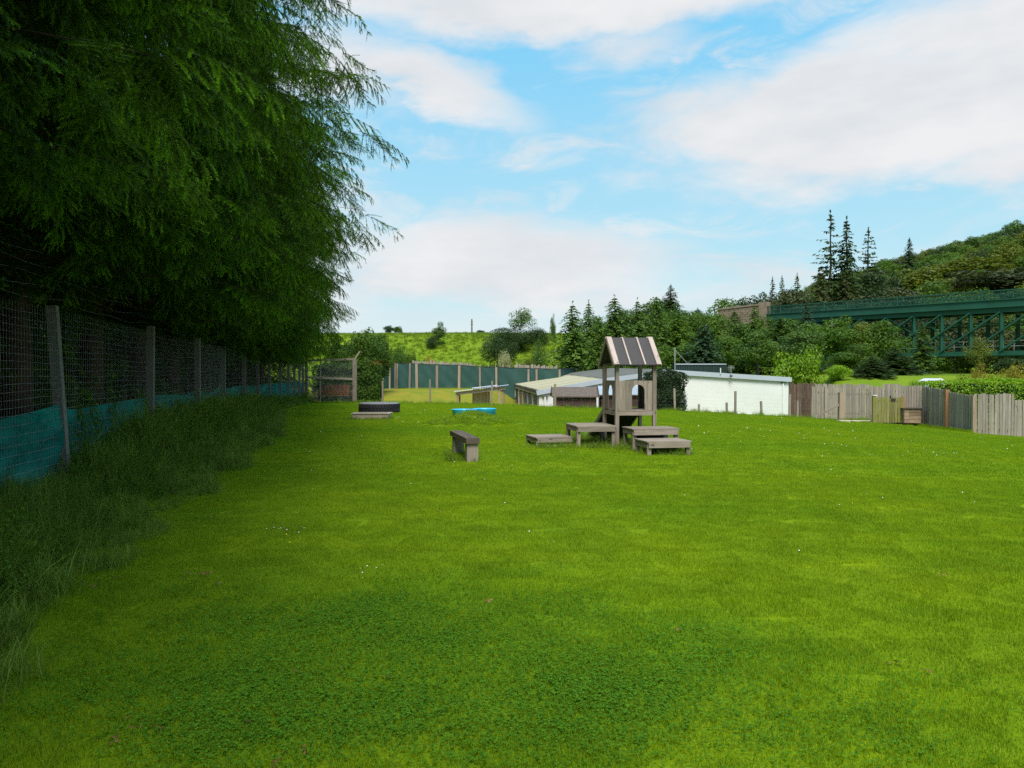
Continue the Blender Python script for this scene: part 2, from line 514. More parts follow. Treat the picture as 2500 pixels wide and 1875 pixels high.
M['net_teal'] = plain('teal_windbreak', (.0, .055, .048), (.0, .215, .185), 1.5, .8, .08, stretch=(.7, .7, 2.2))  # stretched noise paints streaks of sheen on the folds into the colour
M['wire'] = plain('galvanised_wire', (.24, .25, .24), (.34, .35, .34), 8, .5, .5, metal=.3)
M['wire_white'] = plain('pale_wire', (.35, .36, .35), (.45, .46, .45), 8, .5, .5, metal=.3)
M['rust_red'] = plain('rusty_red_paint', (.22, .075, .05), (.32, .13, .085), 12, .7, .3)
M['iron_dark'] = plain('dark_rusty_iron', (.07, .035, .022), (.12, .06, .04), 12, .8, .3)
M['rubber'] = plain('tyre_rubber', (.014, .013, .016), (.026, .024, .026), 14, .7, .35, bump=.3)
M['rubber_top'] = plain('grey_tyre_sidewall', (.15, .15, .165), (.22, .22, .235), 8, .85, .25)  # upper sidewall, lighter grey than the tread
M['basin_blue'] = plain('sky_blue_plastic', (.03, .42, .74), (.05, .48, .80), 5, .35, .45)
M['water'] = plain('basin_water', (.05, .30, .42), (.06, .33, .45), 5, .08, .5)
M['planter'] = plain('pinkish_cement_board', (.33, .25, .20), (.43, .34, .28), 9, .9, .1, bump=.2)
M['rim_pale'] = wood('pale_rim_board', (.42, .36, .27), (.58, .51, .40), None, rnd=.2)
M['barrel'] = plain('dark_navy_drum', (.012, .014, .022), (.02, .022, .032), 6, .45, .4)
M['ring_grey'] = plain('grey_drum_rim', (.16, .18, .22), (.20, .22, .26), 6, .4, .5)
M['soil_dark'] = plain('soil', (.03, .02, .012), (.05, .035, .02), 10, .95, .05)
M['ply_dark'] = plain('dark_ramp_board', (.030, .026, .023), (.048, .042, .036), 4, .9, .1)
M['container'] = plain('dark_green_container', (.012, .030, .028), (.018, .042, .038), 2, .55, .4)
M['mast'] = plain('grey_steel', (.25, .26, .26), (.33, .34, .34), 3, .5, .5)
M['bridge'] = plain('green_bridge_paint', (.012, .068, .042), (.017, .090, .056), .6, .6, .25)
M['rail_grey'] = plain('pale_grey_handrail', (.35, .36, .36), (.42, .43, .43), 2, .5, .4)
M['stone'] = plain('sandstone', (.20, .145, .105), (.31, .235, .17), 1.2, .9, .1, rnd=.3)
M['sign'] = plain('dark_sign_plate', (.03, .025, .03), (.05, .04, .05), 30, .6, .3)
M['sign_mark'] = plain('pale_sign_lettering', (.35, .33, .32), (.42, .40, .38), 30, .6, .3)
M['kennel_dark'] = plain('dim_mesh_panel', (.10, .10, .10), (.15, .15, .145), 6, .8, .2)
M['door_orange'] = plain('orange_brown_door', (.30, .13, .045), (.36, .17, .06), 3, .7, .2)
M['path'] = plain('pale_concrete_path', (.45, .38, .28), (.55, .47, .36), 3, .9, .1)
M['bark'] = plain('spruce_bark', (.055, .038, .027), (.10, .07, .05), 7, .95, .05, bump=.6, stretch=(1, 1, .3))
M['bark_grey'] = plain('grey_bark', (.10, .085, .065), (.16, .14, .11), 4, .95, .05, bump=.4, stretch=(1, 1, .3))
M['twig'] = plain('dead_twigs', (.032, .022, .015), (.055, .038, .026), 9, .95, .05)
M['ground'] = mat_ground()
M['blade'] = mat_lawn_blade('lawn_blade')
M['weed_blade'] = leaf('long_grass_blade', (.06, .14, .012), (.25, .34, .06), .3, .6, .08, 0.7)
M['bank_blade'] = leaf('bank_grass_blade', (.11, .19, .012), (.20, .27, .022), .3, .7, .1, 0.0)
M['weed_leaf'] = leaf('weed_leaf', (.05, .13, .012), (.13, .23, .02), .3, .6, .08, 0.0)
M['clover'] = leaf('clover_leaf', (.045, .14, .010), (.09, .22, .014), .2, .8, .04, 0.0)
M['dead_leaf'] = leaf('dead_leaf', (.11, .06, .025), (.28, .17, .07), .1, .8, .1, .4)
M['daisy'] = plain('daisy_white', (.80, .80, .76), (.75, .75, .7), 30, .7, .2)
M['buttercup'] = plain('buttercup_yellow', (.75, .55, .02), (.7, .5, .02), 30, .6, .2)
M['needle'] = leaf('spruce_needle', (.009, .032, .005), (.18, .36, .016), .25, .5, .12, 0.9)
M['lf_mid'] = leaf('leaf_mid_green', (.036, .092, .008), (.125, .215, .016), .32)
M['lf_fir'] = leaf('leaf_fir', (.024, .064, .010), (.115, .20, .024), .28)
M['lf_blue'] = leaf('leaf_blue_fir', (.024, .060, .026), (.060, .115, .048), .2)
M['lf_dark'] = leaf('leaf_dark', (.016, .040, .008), (.048, .085, .016), .22)
M['lf_brown'] = leaf('leaf_olive_brown', (.030, .045, .012), (.075, .090, .022), .22)
M['lf_lime'] = leaf('leaf_lime', (.11, .23, .008), (.26, .40, .014), .35)
M['lf_yellow'] = leaf('leaf_yellow_orange', (.14, .16, .012), (.34, .27, .02), .3)
M['lf_olive'] = leaf('leaf_olive', (.06, .095, .010), (.16, .185, .014), .28)
M['lf_glossy'] = leaf('leaf_glossy', (.022, .060, .008), (.085, .16, .016), .22, .55, .15)
M['lf_red'] = leaf('leaf_red_tip', (.22, .06, .02), (.42, .16, .03), .25)
M['lf_pale'] = leaf('flower_cream', (.35, .36, .14), (.55, .54, .30), .2)
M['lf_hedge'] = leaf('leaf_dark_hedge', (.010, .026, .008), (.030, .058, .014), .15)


def sphere_dirs(rng, n):
    v = rng.normal(size=(n, 3)); return v / np.linalg.norm(v, axis=1)[:, None]


def leaf_quads(c, n, size, asp, rng, tint, name='leaves', along=None):
    """one diamond leaf per centre c with normal n; tint per leaf"""
    k = len(c)
    n = n / (np.linalg.norm(n, axis=1)[:, None] + 1e-9)
    ref = sphere_dirs(rng, k) if along is None else along
    u = ref - n * np.sum(ref * n, axis=1)[:, None]
    u /= (np.linalg.norm(u, axis=1)[:, None] + 1e-9)
    v = np.cross(n, u)
    s = (np.ones(k) * size)[:, None] if np.isscalar(size) else size[:, None]
    V = np.empty((k, 4, 3))
    V[:, 0] = c - u * s * .5; V[:, 1] = c + v * s * .5 * asp + u * s * .05
    V[:, 2] = c + u * s * .5; V[:, 3] = c - v * s * .5 * asp + u * s * .05
    F = np.arange(k * 4).reshape(k, 4)
    return np_mesh(name, V.reshape(-1, 3), F, {'tint': ('FLOAT', np.repeat(tint, 4))})


# ------------------------------------------------------------------ scattering (for stuff: grass, needles, far wood)
def scatter(name, pts, rots, scls, idx, sources, parent=None, **kw):
    """one object whose points carry copies of the source meshes"""
    n = len(pts)
    me = bpy.data.meshes.new(name)
    me.vertices.add(n); me.vertices.foreach_set('co', np.ascontiguousarray(pts, dtype=np.float32).ravel())
    for an, typ, arr in (('rot', 'FLOAT_VECTOR', rots), ('scl', 'FLOAT_VECTOR', scls)):
        a = me.attributes.new(an, typ, 'POINT'); a.data.foreach_set('vector', np.ascontiguousarray(arr, dtype=np.float32).ravel())
    a = me.attributes.new('idx', 'INT', 'POINT'); a.data.foreach_set('value', np.ascontiguousarray(idx, dtype=np.int32))
    o = link(name, me, None, parent, **kw)
    key = 'scatter_' + '_'.join(s.name for s in sources)
    ng = bpy.data.node_groups.get(key)
    if ng is None:
        ng = bpy.data.node_groups.new(key, 'GeometryNodeTree')
        ng.interface.new_socket('Geometry', in_out='INPUT', socket_type='NodeSocketGeometry')
        ng.interface.new_socket('Geometry', in_out='OUTPUT', socket_type='NodeSocketGeometry')
        N, L = ng.nodes, ng.links
        gi = N.new('NodeGroupInput'); go = N.new('NodeGroupOutput')
        iop = N.new('GeometryNodeInstanceOnPoints')
        L.new(gi.outputs[0], iop.inputs['Points'])
        jn = N.new('GeometryNodeJoinGeometry')
        for s in reversed(sources):
            oi = N.new('GeometryNodeObjectInfo'); oi.inputs['Object'].default_value = s
            oi.inputs['As Instance'].default_value = True
            L.new(oi.outputs['Geometry'], jn.inputs[0])
        L.new(jn.outputs[0], iop.inputs['Instance'])
        iop.inputs['Pick Instance'].default_value = True
        for an, dt, sock in (('idx', 'INT', 'Instance Index'), ('rot', 'FLOAT_VECTOR', 'Rotation'), ('scl', 'FLOAT_VECTOR', 'Scale')):
            na = N.new('GeometryNodeInputNamedAttribute'); na.data_type = dt; na.inputs[0].default_value = an
            L.new(na.outputs[0], iop.inputs[sock])
        L.new(iop.outputs[0], go.inputs[0])
    md = o.modifiers.new('scatter', 'NODES'); md.node_group = ng
    return o


def source(name, me, mat):
    """mesh that only scatter() uses; never linked to the scene itself"""
    if not me.materials: me.materials.append(mat)
    return bpy.data.objects.new(name, me)


# ------------------------------------------------------------------ ground
FENCE_PX = [(160, 10.66), (365, 15.4), (482, 20.4), (546, 25.1), (595, 30.0), (629, 34.8), (657, 37.3), (684, 39.4), (703, 41.0),
            (718, 42.3), (730, 43.4), (741, 44.4)]
FENCE = [(-3.83, 0.9), (-4.87, 5.76)] + [(wx(p, d), d) for p, d in FENCE_PX]
FX = np.array([p[0] for p in FENCE]); FY = np.array([p[1] for p in FENCE])


def fence_x(y): return np.interp(y, FY, FX)


def strip_w(y): return np.interp(y, [0, 6, 12, 20, 32, 40, 45], [1.75, 1.75, 1.8, 2.0, 1.3, .7, .4]) + .16 * np.sin(y * 1.9) + .12 * np.sin(y * 4.7 + 1)


def build_ground():
    xs = np.concatenate([[-3000, -1500, -700, -350, -200, -130, -90, -65, -50, -40, -32, -26], np.arange(-22, 24, .5),
                         [25, 27, 30, 34, 38, 43, 50, 58, 68, 80, 95, 110, 125, 145, 170, 200, 260, 420, 800, 1600, 3000]])
    ys = np.concatenate([[-200, -80, -40, -20, -10, -5], np.arange(-2, 74, .5), np.arange(75, 120, 2.0),
                         [123, 130, 138, 148, 160, 175, 192, 220, 260, 330, 450, 700, 1200, 2200, 4500]])
    X, Y = np.meshgrid(xs, ys)
    Z = gz(X, Y)
    nx, ny = len(xs), len(ys)
    V = np.stack([X, Y, Z], -1).reshape(-1, 3)
    i = np.arange(nx * ny).reshape(ny, nx)
    F = np.stack([i[:-1, :-1], i[:-1, 1:], i[1:, 1:], i[1:, :-1]], -1).reshape(-1, 4)
    x, y = V[:, 0], V[:, 1]
    yc = np.interp(x, [-15, -8, 0, 2, 10, 14, 17, 22], [46, 45, 41, 38.5, 35, 34.5, 38, 40])
    run = sm(-.5, 1.5, y - yc) * (1 - sm(62, 66, y)) * (1 - sm(9, 15, x))
    bank = np.maximum(sm(64, 68, y), sm(17.4, 18.6, x) * sm(27, 29, y))
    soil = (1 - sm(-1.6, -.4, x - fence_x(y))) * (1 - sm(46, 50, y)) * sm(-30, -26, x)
    me = np_mesh('ground', V, F, {'run': ('FLOAT', run), 'bank': ('FLOAT', bank), 'soil': ('FLOAT', soil)}, smooth=True)
    link('ground', me, M['ground'], kind='structure', label='wide green mown lawn and the grassy land beyond it')


build_ground()


def blade_patch(name, n, size, hmin, hmax, w, lean, rng, seg=1):
    """tuft or mat of grass blades"""
    bx = (rng.random((n, 2)) - .5) * size
    h = rng.uniform(hmin, hmax, n); a = rng.random(n) * 2 * np.pi
    d = np.stack([np.cos(a), np.sin(a), np.zeros(n)], -1)
    ln = rng.uniform(.1, 1, n) * lean
    fa = rng.random(n) * np.pi
    sd = np.stack([np.cos(fa), np.sin(fa), np.zeros(n)], -1) * (w * rng.uniform(.6, 1.2, n))[:, None] / 2
    b = np.concatenate([bx, np.zeros((n, 1))], 1)
    tint = rng.random(n)
    if seg == 1:
        V = np.empty((n, 3, 3))
        V[:, 0] = b - sd; V[:, 1] = b + sd
        V[:, 2] = b + d * (h * ln)[:, None] + np.array([0, 0, 1]) * (h * np.sqrt(np.clip(1 - ln ** 2 * .8, .1, 1)))[:, None]
        V[:, :2, 2] -= .01
        return np_mesh(name, V.reshape(-1, 3), np.arange(n * 3).reshape(n, 3), {'tint': ('FLOAT', np.repeat(tint, 3))})
    ts = np.linspace(0, 1, seg + 1)
    V = np.empty((n, seg + 1, 2, 3))
    for i, t in enumerate(ts):
        th = ln * 1.3 * t
        p = b + d * (h * t * np.sin(th))[:, None] + np.array([0, 0, 1]) * (h * t * np.cos(th * .9))[:, None]
        k = 1 - t ** 1.6 * .95
        V[:, i, 0] = p - sd * k; V[:, i, 1] = p + sd * k
    V[:, 0, :, 2] -= .03
    m = (seg + 1) * 2
    base = (np.arange(n) * m)[:, None]
    F = np.concatenate([base + np.array([[2 * i, 2 * i + 1, 2 * i + 3, 2 * i + 2]]) for i in range(seg)], 0)
    return np_mesh(name, V.reshape(-1, 3), F, {'tint': ('FLOAT', np.repeat(tint, m))})


def lawn():
    rng = np.random.default_rng(3)
    near = [source('turf_near_%d' % i, blade_patch('turf_near', 4600, .62, .010, .038, .0052, .95, rng), M['blade']) for i in range(3)]
    far = [source('turf_far_%d' % i, blade_patch('turf_far', 1500, .66, .014, .036, .010, .95, rng), M['blade']) for i in range(2)]
    P, I = [], []
    st = .5
    for y in np.arange(1.5, 47, st):
        xmax = min(.66 * y + 1.2, 18.5)
        for x in np.arange(-xmax, xmax, st):
            xe = fence_x(y) + strip_w(y) * .55
            if x < xe: continue
            yc = np.interp(x, [-15, -8, 0, 2, 10, 14, 17, 22], [46, 45, 41, 38.5, 35, 34.5, 38, 40])
            if y > yc + .8 or (x > 16.9 and y > 28.5): continue
            if math.hypot((x - MOUND[0]) / MOUND[2], (y - MOUND[1]) / MOUND[3]) < .6: continue
            P.append((x + rng.uniform(-.1, .1), y + rng.uniform(-.1, .1)))
            I.append(rng.integers(0, 3) if y < 13 else 3 + rng.integers(0, 2))
    P = np.array(P); I = np.array(I); n = len(P)
    pts = np.column_stack([P, gz(P[:, 0], P[:, 1])])
    rot = np.zeros((n, 3)); rot[:, 2] = rng.random(n) * 6.283
    s = rng.uniform(.9, 1.12, n); scl = np.column_stack([s, s, rng.uniform(.75, 1.25, n)])
    scatter('lawn_grass', pts, rot, scl, I, near + far, label='short mown green grass of the lawn', cat='grass', kind='stuff')

    # clover: trefoils on short stalks, in patches
    def clover(n, size):
        c = np.column_stack([(rng.random((n, 2)) - .5) * size, rng.uniform(.018, .036, n)])
        cs, ns = [], []
        a0 = rng.random(n) * 6.28
        for k in range(3):
            a = a0 + k * 2.094
            cs.append(c + np.column_stack([np.cos(a), np.sin(a), np.zeros(n)]) * .005)
            ns.append(np.column_stack([np.cos(a) * .35, np.sin(a) * .35, np.ones(n)]) + rng.normal(0, .25, (n, 3)))
        return leaf_quads(np.concatenate(cs), np.concatenate(ns), rng.uniform(.006, .013, n * 3), 1.0, rng, np.tile(rng.random(n), 3), 'clover')
    src = [source('clover_%d' % i, clover(110, .62), M['clover']) for i in range(3)]
    cp = []
    for (px, py, rx, ry, k) in [(820, 1500, 330, 70, 110), (620, 1600, 260, 120, 110), (1100, 1560, 260, 130, 90), (1350, 1560, 260, 110, 70),
                                (1500, 1700, 260, 100, 80), (560, 1760, 240, 110, 80), (1050, 1760, 300, 90, 60), (1700, 1640, 240, 120, 60),
                                (900, 1640, 500, 200, 100), (1350, 1800, 260, 60, 40), (2100, 1750, 300, 100, 40), (250, 1700, 200, 120, 40)]:
        for _ in range(k):
            qx, qy = px + rng.normal() * rx * .6, py + rng.normal() * ry * .6
            if qy < 1380: continue
            D = EYE * FPX / (qy - HOR)
            cp.append((wx(qx, D), D))
    cp = np.array(cp); cp = cp[rng.random(len(cp)) < .48]; n = len(cp)
    pts = np.column_stack([cp, gz(cp[:, 0], cp[:, 1]) + .002])
    rot = np.zeros((n, 3)); rot[:, 2] = rng.random(n) * 6.28
    scl = np.repeat(rng.uniform(.6, 1.15, n)[:, None], 3, 1)
    scatter('clover_patch', pts, rot, scl, rng.integers(0, 3, n), src, label='dark green clover leaves spread through the near lawn', cat='clover', kind='stuff')

    # daisies and buttercups
    def disc(r, n=7):
        v = [(0, 0, .004)] + [(r * math.cos(i * 6.283 / n), r * math.sin(i * 6.283 / n), 0) for i in range(n)]
        return np_mesh('flower_head', np.array(v), np.array([(0, i + 1, (i + 1) % n + 1) for i in range(n)]))
    dsy = source('daisy_head', disc(.013), M['daisy']); btc = source('buttercup_head', disc(.011), M['buttercup'])
    fp = []; fi = []
    for _ in range(200):
        y = 6 + 32 * rng.random() ** .8; x = rng.uniform(-.4, .62) * y
        if x < fence_x(y) + 2 or x > 16.5: continue
        fp.append((x, y)); fi.append(0 if rng.random() < .8 else 1)
    for (cx, cy, sx, sy, k) in [(1360, 1088, 18, 5, 26), (430, 1200, 14, 10, 8), (760, 1100, 12, 10, 8), (690, 1300, 30, 6, 9), (905, 1405, 24, 4, 6),
                                (960, 1020, 20, 5, 12), (2100, 1075, 90, 20, 30), (1750, 1060, 80, 18, 20), (2330, 1105, 80, 8, 14), (1180, 1020, 60, 6, 12)]:
        for _ in range(k):
            qx, qy = cx + rng.normal() * sx, cy + rng.normal() * sy
            h = ground_hit(qx, qy); fp.append((h.x, h.y)); fi.append(0)
    fp = np.array(fp); n = len(fp)
    pts = np.column_stack([fp, gz(fp[:, 0], fp[:, 1]) + rng.uniform(.035, .055, n)])
    rot = np.column_stack([rng.normal(0, .35, n), rng.normal(0, .35, n), rng.random(n) * 6])
    scl = np.repeat((rng.uniform(.8, 1.25, n) * np.clip(fp[:, 1] / 26, .5, 1.0))[:, None], 3, 1)
    scatter('lawn_flowers', pts, rot, scl, np.array(fi), [dsy, btc], label='tiny white daisies and yellow buttercups dotted over the lawn', cat='daisies', kind='stuff')


lawn()


def leaf_litter():
    rng = np.random.default_rng(44)
    n0 = 5
    src = [source('dead_leaf_%d' % i, leaf_quads(rng.normal(0, .02, (n0, 3)) * [1, 1, .2] + [0, 0, .030], rng.normal(0, .4, (n0, 3)) + [0, 0, 1], .032, .7, rng, rng.random(n0), 'dead_leaf'), M['dead_leaf']) for i in range(2)]
    P = []
    for (px, py, k, sp) in [(340, 1795, 5, .06), (500, 1420, 6, .10), (230, 1430, 6, .10), (805, 1637, 1, .02), (740, 1655, 1, .02), (930, 1672, 1, .02), (580, 1790, 1, .02), (2215, 1640, 3, .06), (1680, 1540, 2, .05),
                            (740, 1090, 8, .16), (720, 1290, 6, .14), (1185, 1480, 1, .02), (1560, 1250, 2, .05), (1095, 1250, 2, .04), (2300, 1400, 2, .05), (700, 1870, 4, .05)]:
        D = EYE * FPX / (py - HOR)
        for _ in range(k): P.append((wx(px, D) + rng.normal() * sp, D + rng.normal() * sp))
    P = np.array(P); n = len(P)
    s = rng.uniform(.5, 1.0, n)
    scatter('leaf_litter', np.column_stack([P, gz(P[:, 0], P[:, 1])]), np.column_stack([rng.normal(0, .2, n), rng.normal(0, .2, n), rng.random(n) * 6]), np.column_stack([s, s, s]), rng.integers(0, 2, n), src,
            label='scattered brown dead leaves and bits on the lawn', cat='leaves', kind='stuff')


leaf_litter()


def long_grass():
    rng = np.random.default_rng(5)
    src = []
    for i, (n, sz, h0, h1, w, ln) in enumerate([(40, .26, .30, .62, .009, .9), (48, .3, .18, .42, .008, 1.1), (30, .2, .45, .90, .010, .65), (40, .3, .12, .3, .006, 1.2)]):
        src.append(source('tuft_%d' % i, blade_patch('tuft', n, sz, h0, h1, w, ln, rng, 4), M['weed_blade']))

    def weed(n, h, spread, sz):
        # stalks with small opposite leaves
        c, nn, s = [], [], []
        for _ in range(n):
            a = rng.random() * 6.28; l = h * rng.uniform(.6, 1); b = np.array([rng.normal() * .06, rng.normal() * .06, 0])
            dr = np.array([math.cos(a) * spread, math.sin(a) * spread, 1.0])
            for t in np.arange(.08, 1, .045 / l):
                p = b + dr * l * t + np.array([0, 0, -.25 * spread * l * t * t])
                for _k in range(3):
                    q = sphere_dirs(rng, 1)[0]; q[2] = abs(q[2]) * .5 + .3
                    c.append(p + q * sz * .7); nn.append(q + rng.normal(0, .4, 3)); s.append(sz * rng.uniform(.6, 1.2))
        return leaf_quads(np.array(c), np.array(nn), np.array(s), .5, rng, rng.random(len(c)), 'weed')
    src += [source('weed_%d' % i, weed(n, h, sp, sz), M['weed_leaf']) for i, (n, h, sp, sz) in enumerate([(9, .7, .35, .045), (7, .45, .6, .06)])]
    src.append(source('lawn_tuft', blade_patch('lawn_tuft', 60, .3, .08, .24, .007, 1.0, rng, 3), M['blade']))
    P, I, S = [], [], []
    for _ in range(7000):
        y = rng.random() ** 1.25 * 44 + 1.0
        wdt = strip_w(y); u = rng.random()
        x = fence_x(y) - .35 + (wdt + .35) * u
        P.append((x, y))
        if u < .45: i = rng.choice([0, 2, 2, 2, 0, 4]); s = rng.uniform(.8, 1.3)
        elif u < .85: i = rng.choice([0, 1, 1, 0, 2, 4, 5]); s = rng.uniform(.7, 1.1) * (1.12 - .5 * u)
        else: i = rng.choice([1, 3, 3]); s = rng.uniform(.55, .95)
        I.append(i); S.append(s * (1 - .35 * float(sm(22, 40, y))) * (.58 + .55 * float(sm(9.5, 14, y)) + .5 * (1 - float(sm(5.5, 8.2, y)))) * (.8 + .35 * math.sin(y * 1.3) ** 2))
    # the unmown mound, and grass the mower misses under the timber
    for _ in range(520):
        a = rng.random() * 6.28; r = math.sqrt(rng.random())
        x, y = MOUND[0] + MOUND[2] * r * math.cos(a), MOUND[1] + MOUND[3] * r * math.sin(a)
        P.append((x, y)); I.append(rng.choice([6, 6, 3])); S.append(rng.uniform(.35, .7))
    for (x0, x1, y0, y1, k) in [(.2, 1.5, 17.4, 18.0, 60), (1.3, 2.6, 17.3, 19.2, 190), (2.2, 3.6, 17.0, 18.3, 160), (2.6, 3.6, 16.05, 16.9, 110), (-5.75, -4.2, 28.0, 28.45, 50),
                                (1.5, 2.9, 19.4, 20.8, 60), (-1.3, -.6, 14.7, 16.4, 20)]:
        for _ in range(k):
            P.append((rng.uniform(x0, x1), rng.uniform(y0, y1))); I.append(rng.choice([6, 1, 3, 3])); S.append(rng.uniform(.35, .7))  # long grass; its darker tufts also paint in contact shadow under the timber
    # rank grass along the wire fence at the edge of the lawn, and round the gate and palings
    for _ in range(420):
        x = rng.uniform(-10, 16.8)
        yc = np.interp(x, [-15, -8, 0, 2, 10, 14, 17, 22], [46, 45, 41, 38.5, 35, 34.5, 38, 40])
        P.append((x, yc + rng.normal() * .25)); I.append(rng.choice([1, 6, 6])); S.append(rng.uniform(.4, .9))
    for _ in range(160):
        t = rng.random(); P.append((17.0 + .5 * t - .12, 29.6 + 5 * t)); I.append(6); S.append(rng.uniform(.4, .9))
    # rough grass on the bank
    nb_ = len(P)
    for _ in range(9000):
        y = rng.uniform(70, 107); x = rng.uniform(-30, 14)
        P.append((x, y)); I.append(7); S.append(rng.uniform(.5, 1.15))
    src.append(source('bank_tuft', blade_patch('bank_tuft', 26, .5, .14, .36, .03, 1.0, rng, 2), M['bank_blade']))
    P = np.array(P); n = len(P); S = np.array(S)
    pts = np.column_stack([P, gz(P[:, 0], P[:, 1])])
    rot = np.column_stack([rng.normal(0, .1, n), rng.normal(0, .1, n), rng.random(n) * 6.28])
    scatter('long_grass', pts, rot, np.column_stack([S, S, S]), np.array(I), src, label='long unmown grass and weeds at the fence foot, on the mound and on the bank', cat='grass', kind='stuff')


long_grass()


# ------------------------------------------------------------------ the spruces on the left
def spruce_sprays(dim=1.0, pre='spruce_spray', vars_=range(5)):
    rng = np.random.default_rng(21)
    res = []

    def shoot(P, T, A, B, D, L, tip, n_cm=4.6):
        n = max(6, int(L * 100 * n_cm)); t = np.sort(rng.random(n))
        up = np.array([0, 0, 1.0]); sd = np.cross(D, up); sd /= np.linalg.norm(sd) + 1e-9; u = np.cross(sd, D)
        pos = P + D * (L * t)[:, None] - up * (.18 * L * t * t)[:, None]
        a = rng.random(n) * 2 * np.pi
        rad = sd * np.cos(a)[:, None] + u * np.sin(a)[:, None]
        nd = rad * .80 + D * .62 + rng.normal(0, .08, (n, 3))
        nd /= np.linalg.norm(nd, axis=1)[:, None]
        ln = rng.uniform(.024, .034, n) * (1 - .4 * t)
        wv = np.cross(nd, D); wv /= np.linalg.norm(wv, axis=1)[:, None] + 1e-9
        w = .0052
        V = np.stack([pos - wv * w / 2, pos + wv * w / 2, pos + nd * ln[:, None]], 1)
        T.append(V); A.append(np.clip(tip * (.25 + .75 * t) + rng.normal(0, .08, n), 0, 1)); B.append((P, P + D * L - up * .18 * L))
    for var in vars_:
        T, A, B = [], [], []
        L = [.75, .95, .6, .5, .85][var]
        m = 8
        pts = []
        for i in range(m + 1):
            t = i / m
            pts.append(np.array([L * t, .03 * math.sin(t * 4 + var), -[.22, .3, .1, .35, .2][var] * L * t * t]))
        for i in range(m):
            D = pts[i + 1] - pts[i]; l = np.linalg.norm(D)
            shoot(pts[i], T, A, B, D / l, l, .2 + .6 * i / m, 4.0)
            if i >= 1:
                for sdn in (-1, 1):
                    if rng.random() < .12: continue
                    ang = math.radians(rng.uniform(38, 62)) * sdn
                    f = D / l
                    d2 = np.array([f[0] * math.cos(ang), math.sin(ang), f[2] - rng.uniform(.05, .5)])
                    d2 /= np.linalg.norm(d2)
                    sl = L * rng.uniform(.30, .44) * (1.15 - .6 * i / m)
                    shoot(pts[i], T, A, B, d2, sl, rng.uniform(.55, 1.0))
                    if sl > .14 and rng.random() < .75:
                        q = pts[i] + d2 * sl * .5 - np.array([0, 0, .05 * sl])
                        for s2 in (-1, 1):
                            d3 = d2 + np.array([.3, s2 * .7 * (1 if rng.random() < .8 else .3), -.25]); d3 /= np.linalg.norm(d3)
                            shoot(q, T, A, B, d3, sl * .5, rng.uniform(.6, 1.0))
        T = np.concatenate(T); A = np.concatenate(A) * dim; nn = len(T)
        V = T.reshape(-1, 3); F = np.arange(nn * 3).reshape(nn, 3)
        # twigs as flat slivers
        tv, tf = [], []
        for (a, b) in B:
            k = len(tv)
            tv += [a + [0, 0, .002], a - [0, .002, .002], b]; tf.append((k, k + 1, k + 2))
        me = np_mesh('spruce_spray', np.concatenate([V, np.array(tv)]), np.concatenate([F, np.array(tf) + len(V)]),
                     {'tint': ('FLOAT', np.concatenate([np.repeat(A, 3), np.zeros(len(tv))]))})
        res.append(source('%s_%d' % (pre, var), me, M['needle']))
    return res


SPRAYS = spruce_sprays() + spruce_sprays(.30, 'spruce_inner', (0, 1, 2))  # inner sprays tinted darker, painting in the shade inside the crown


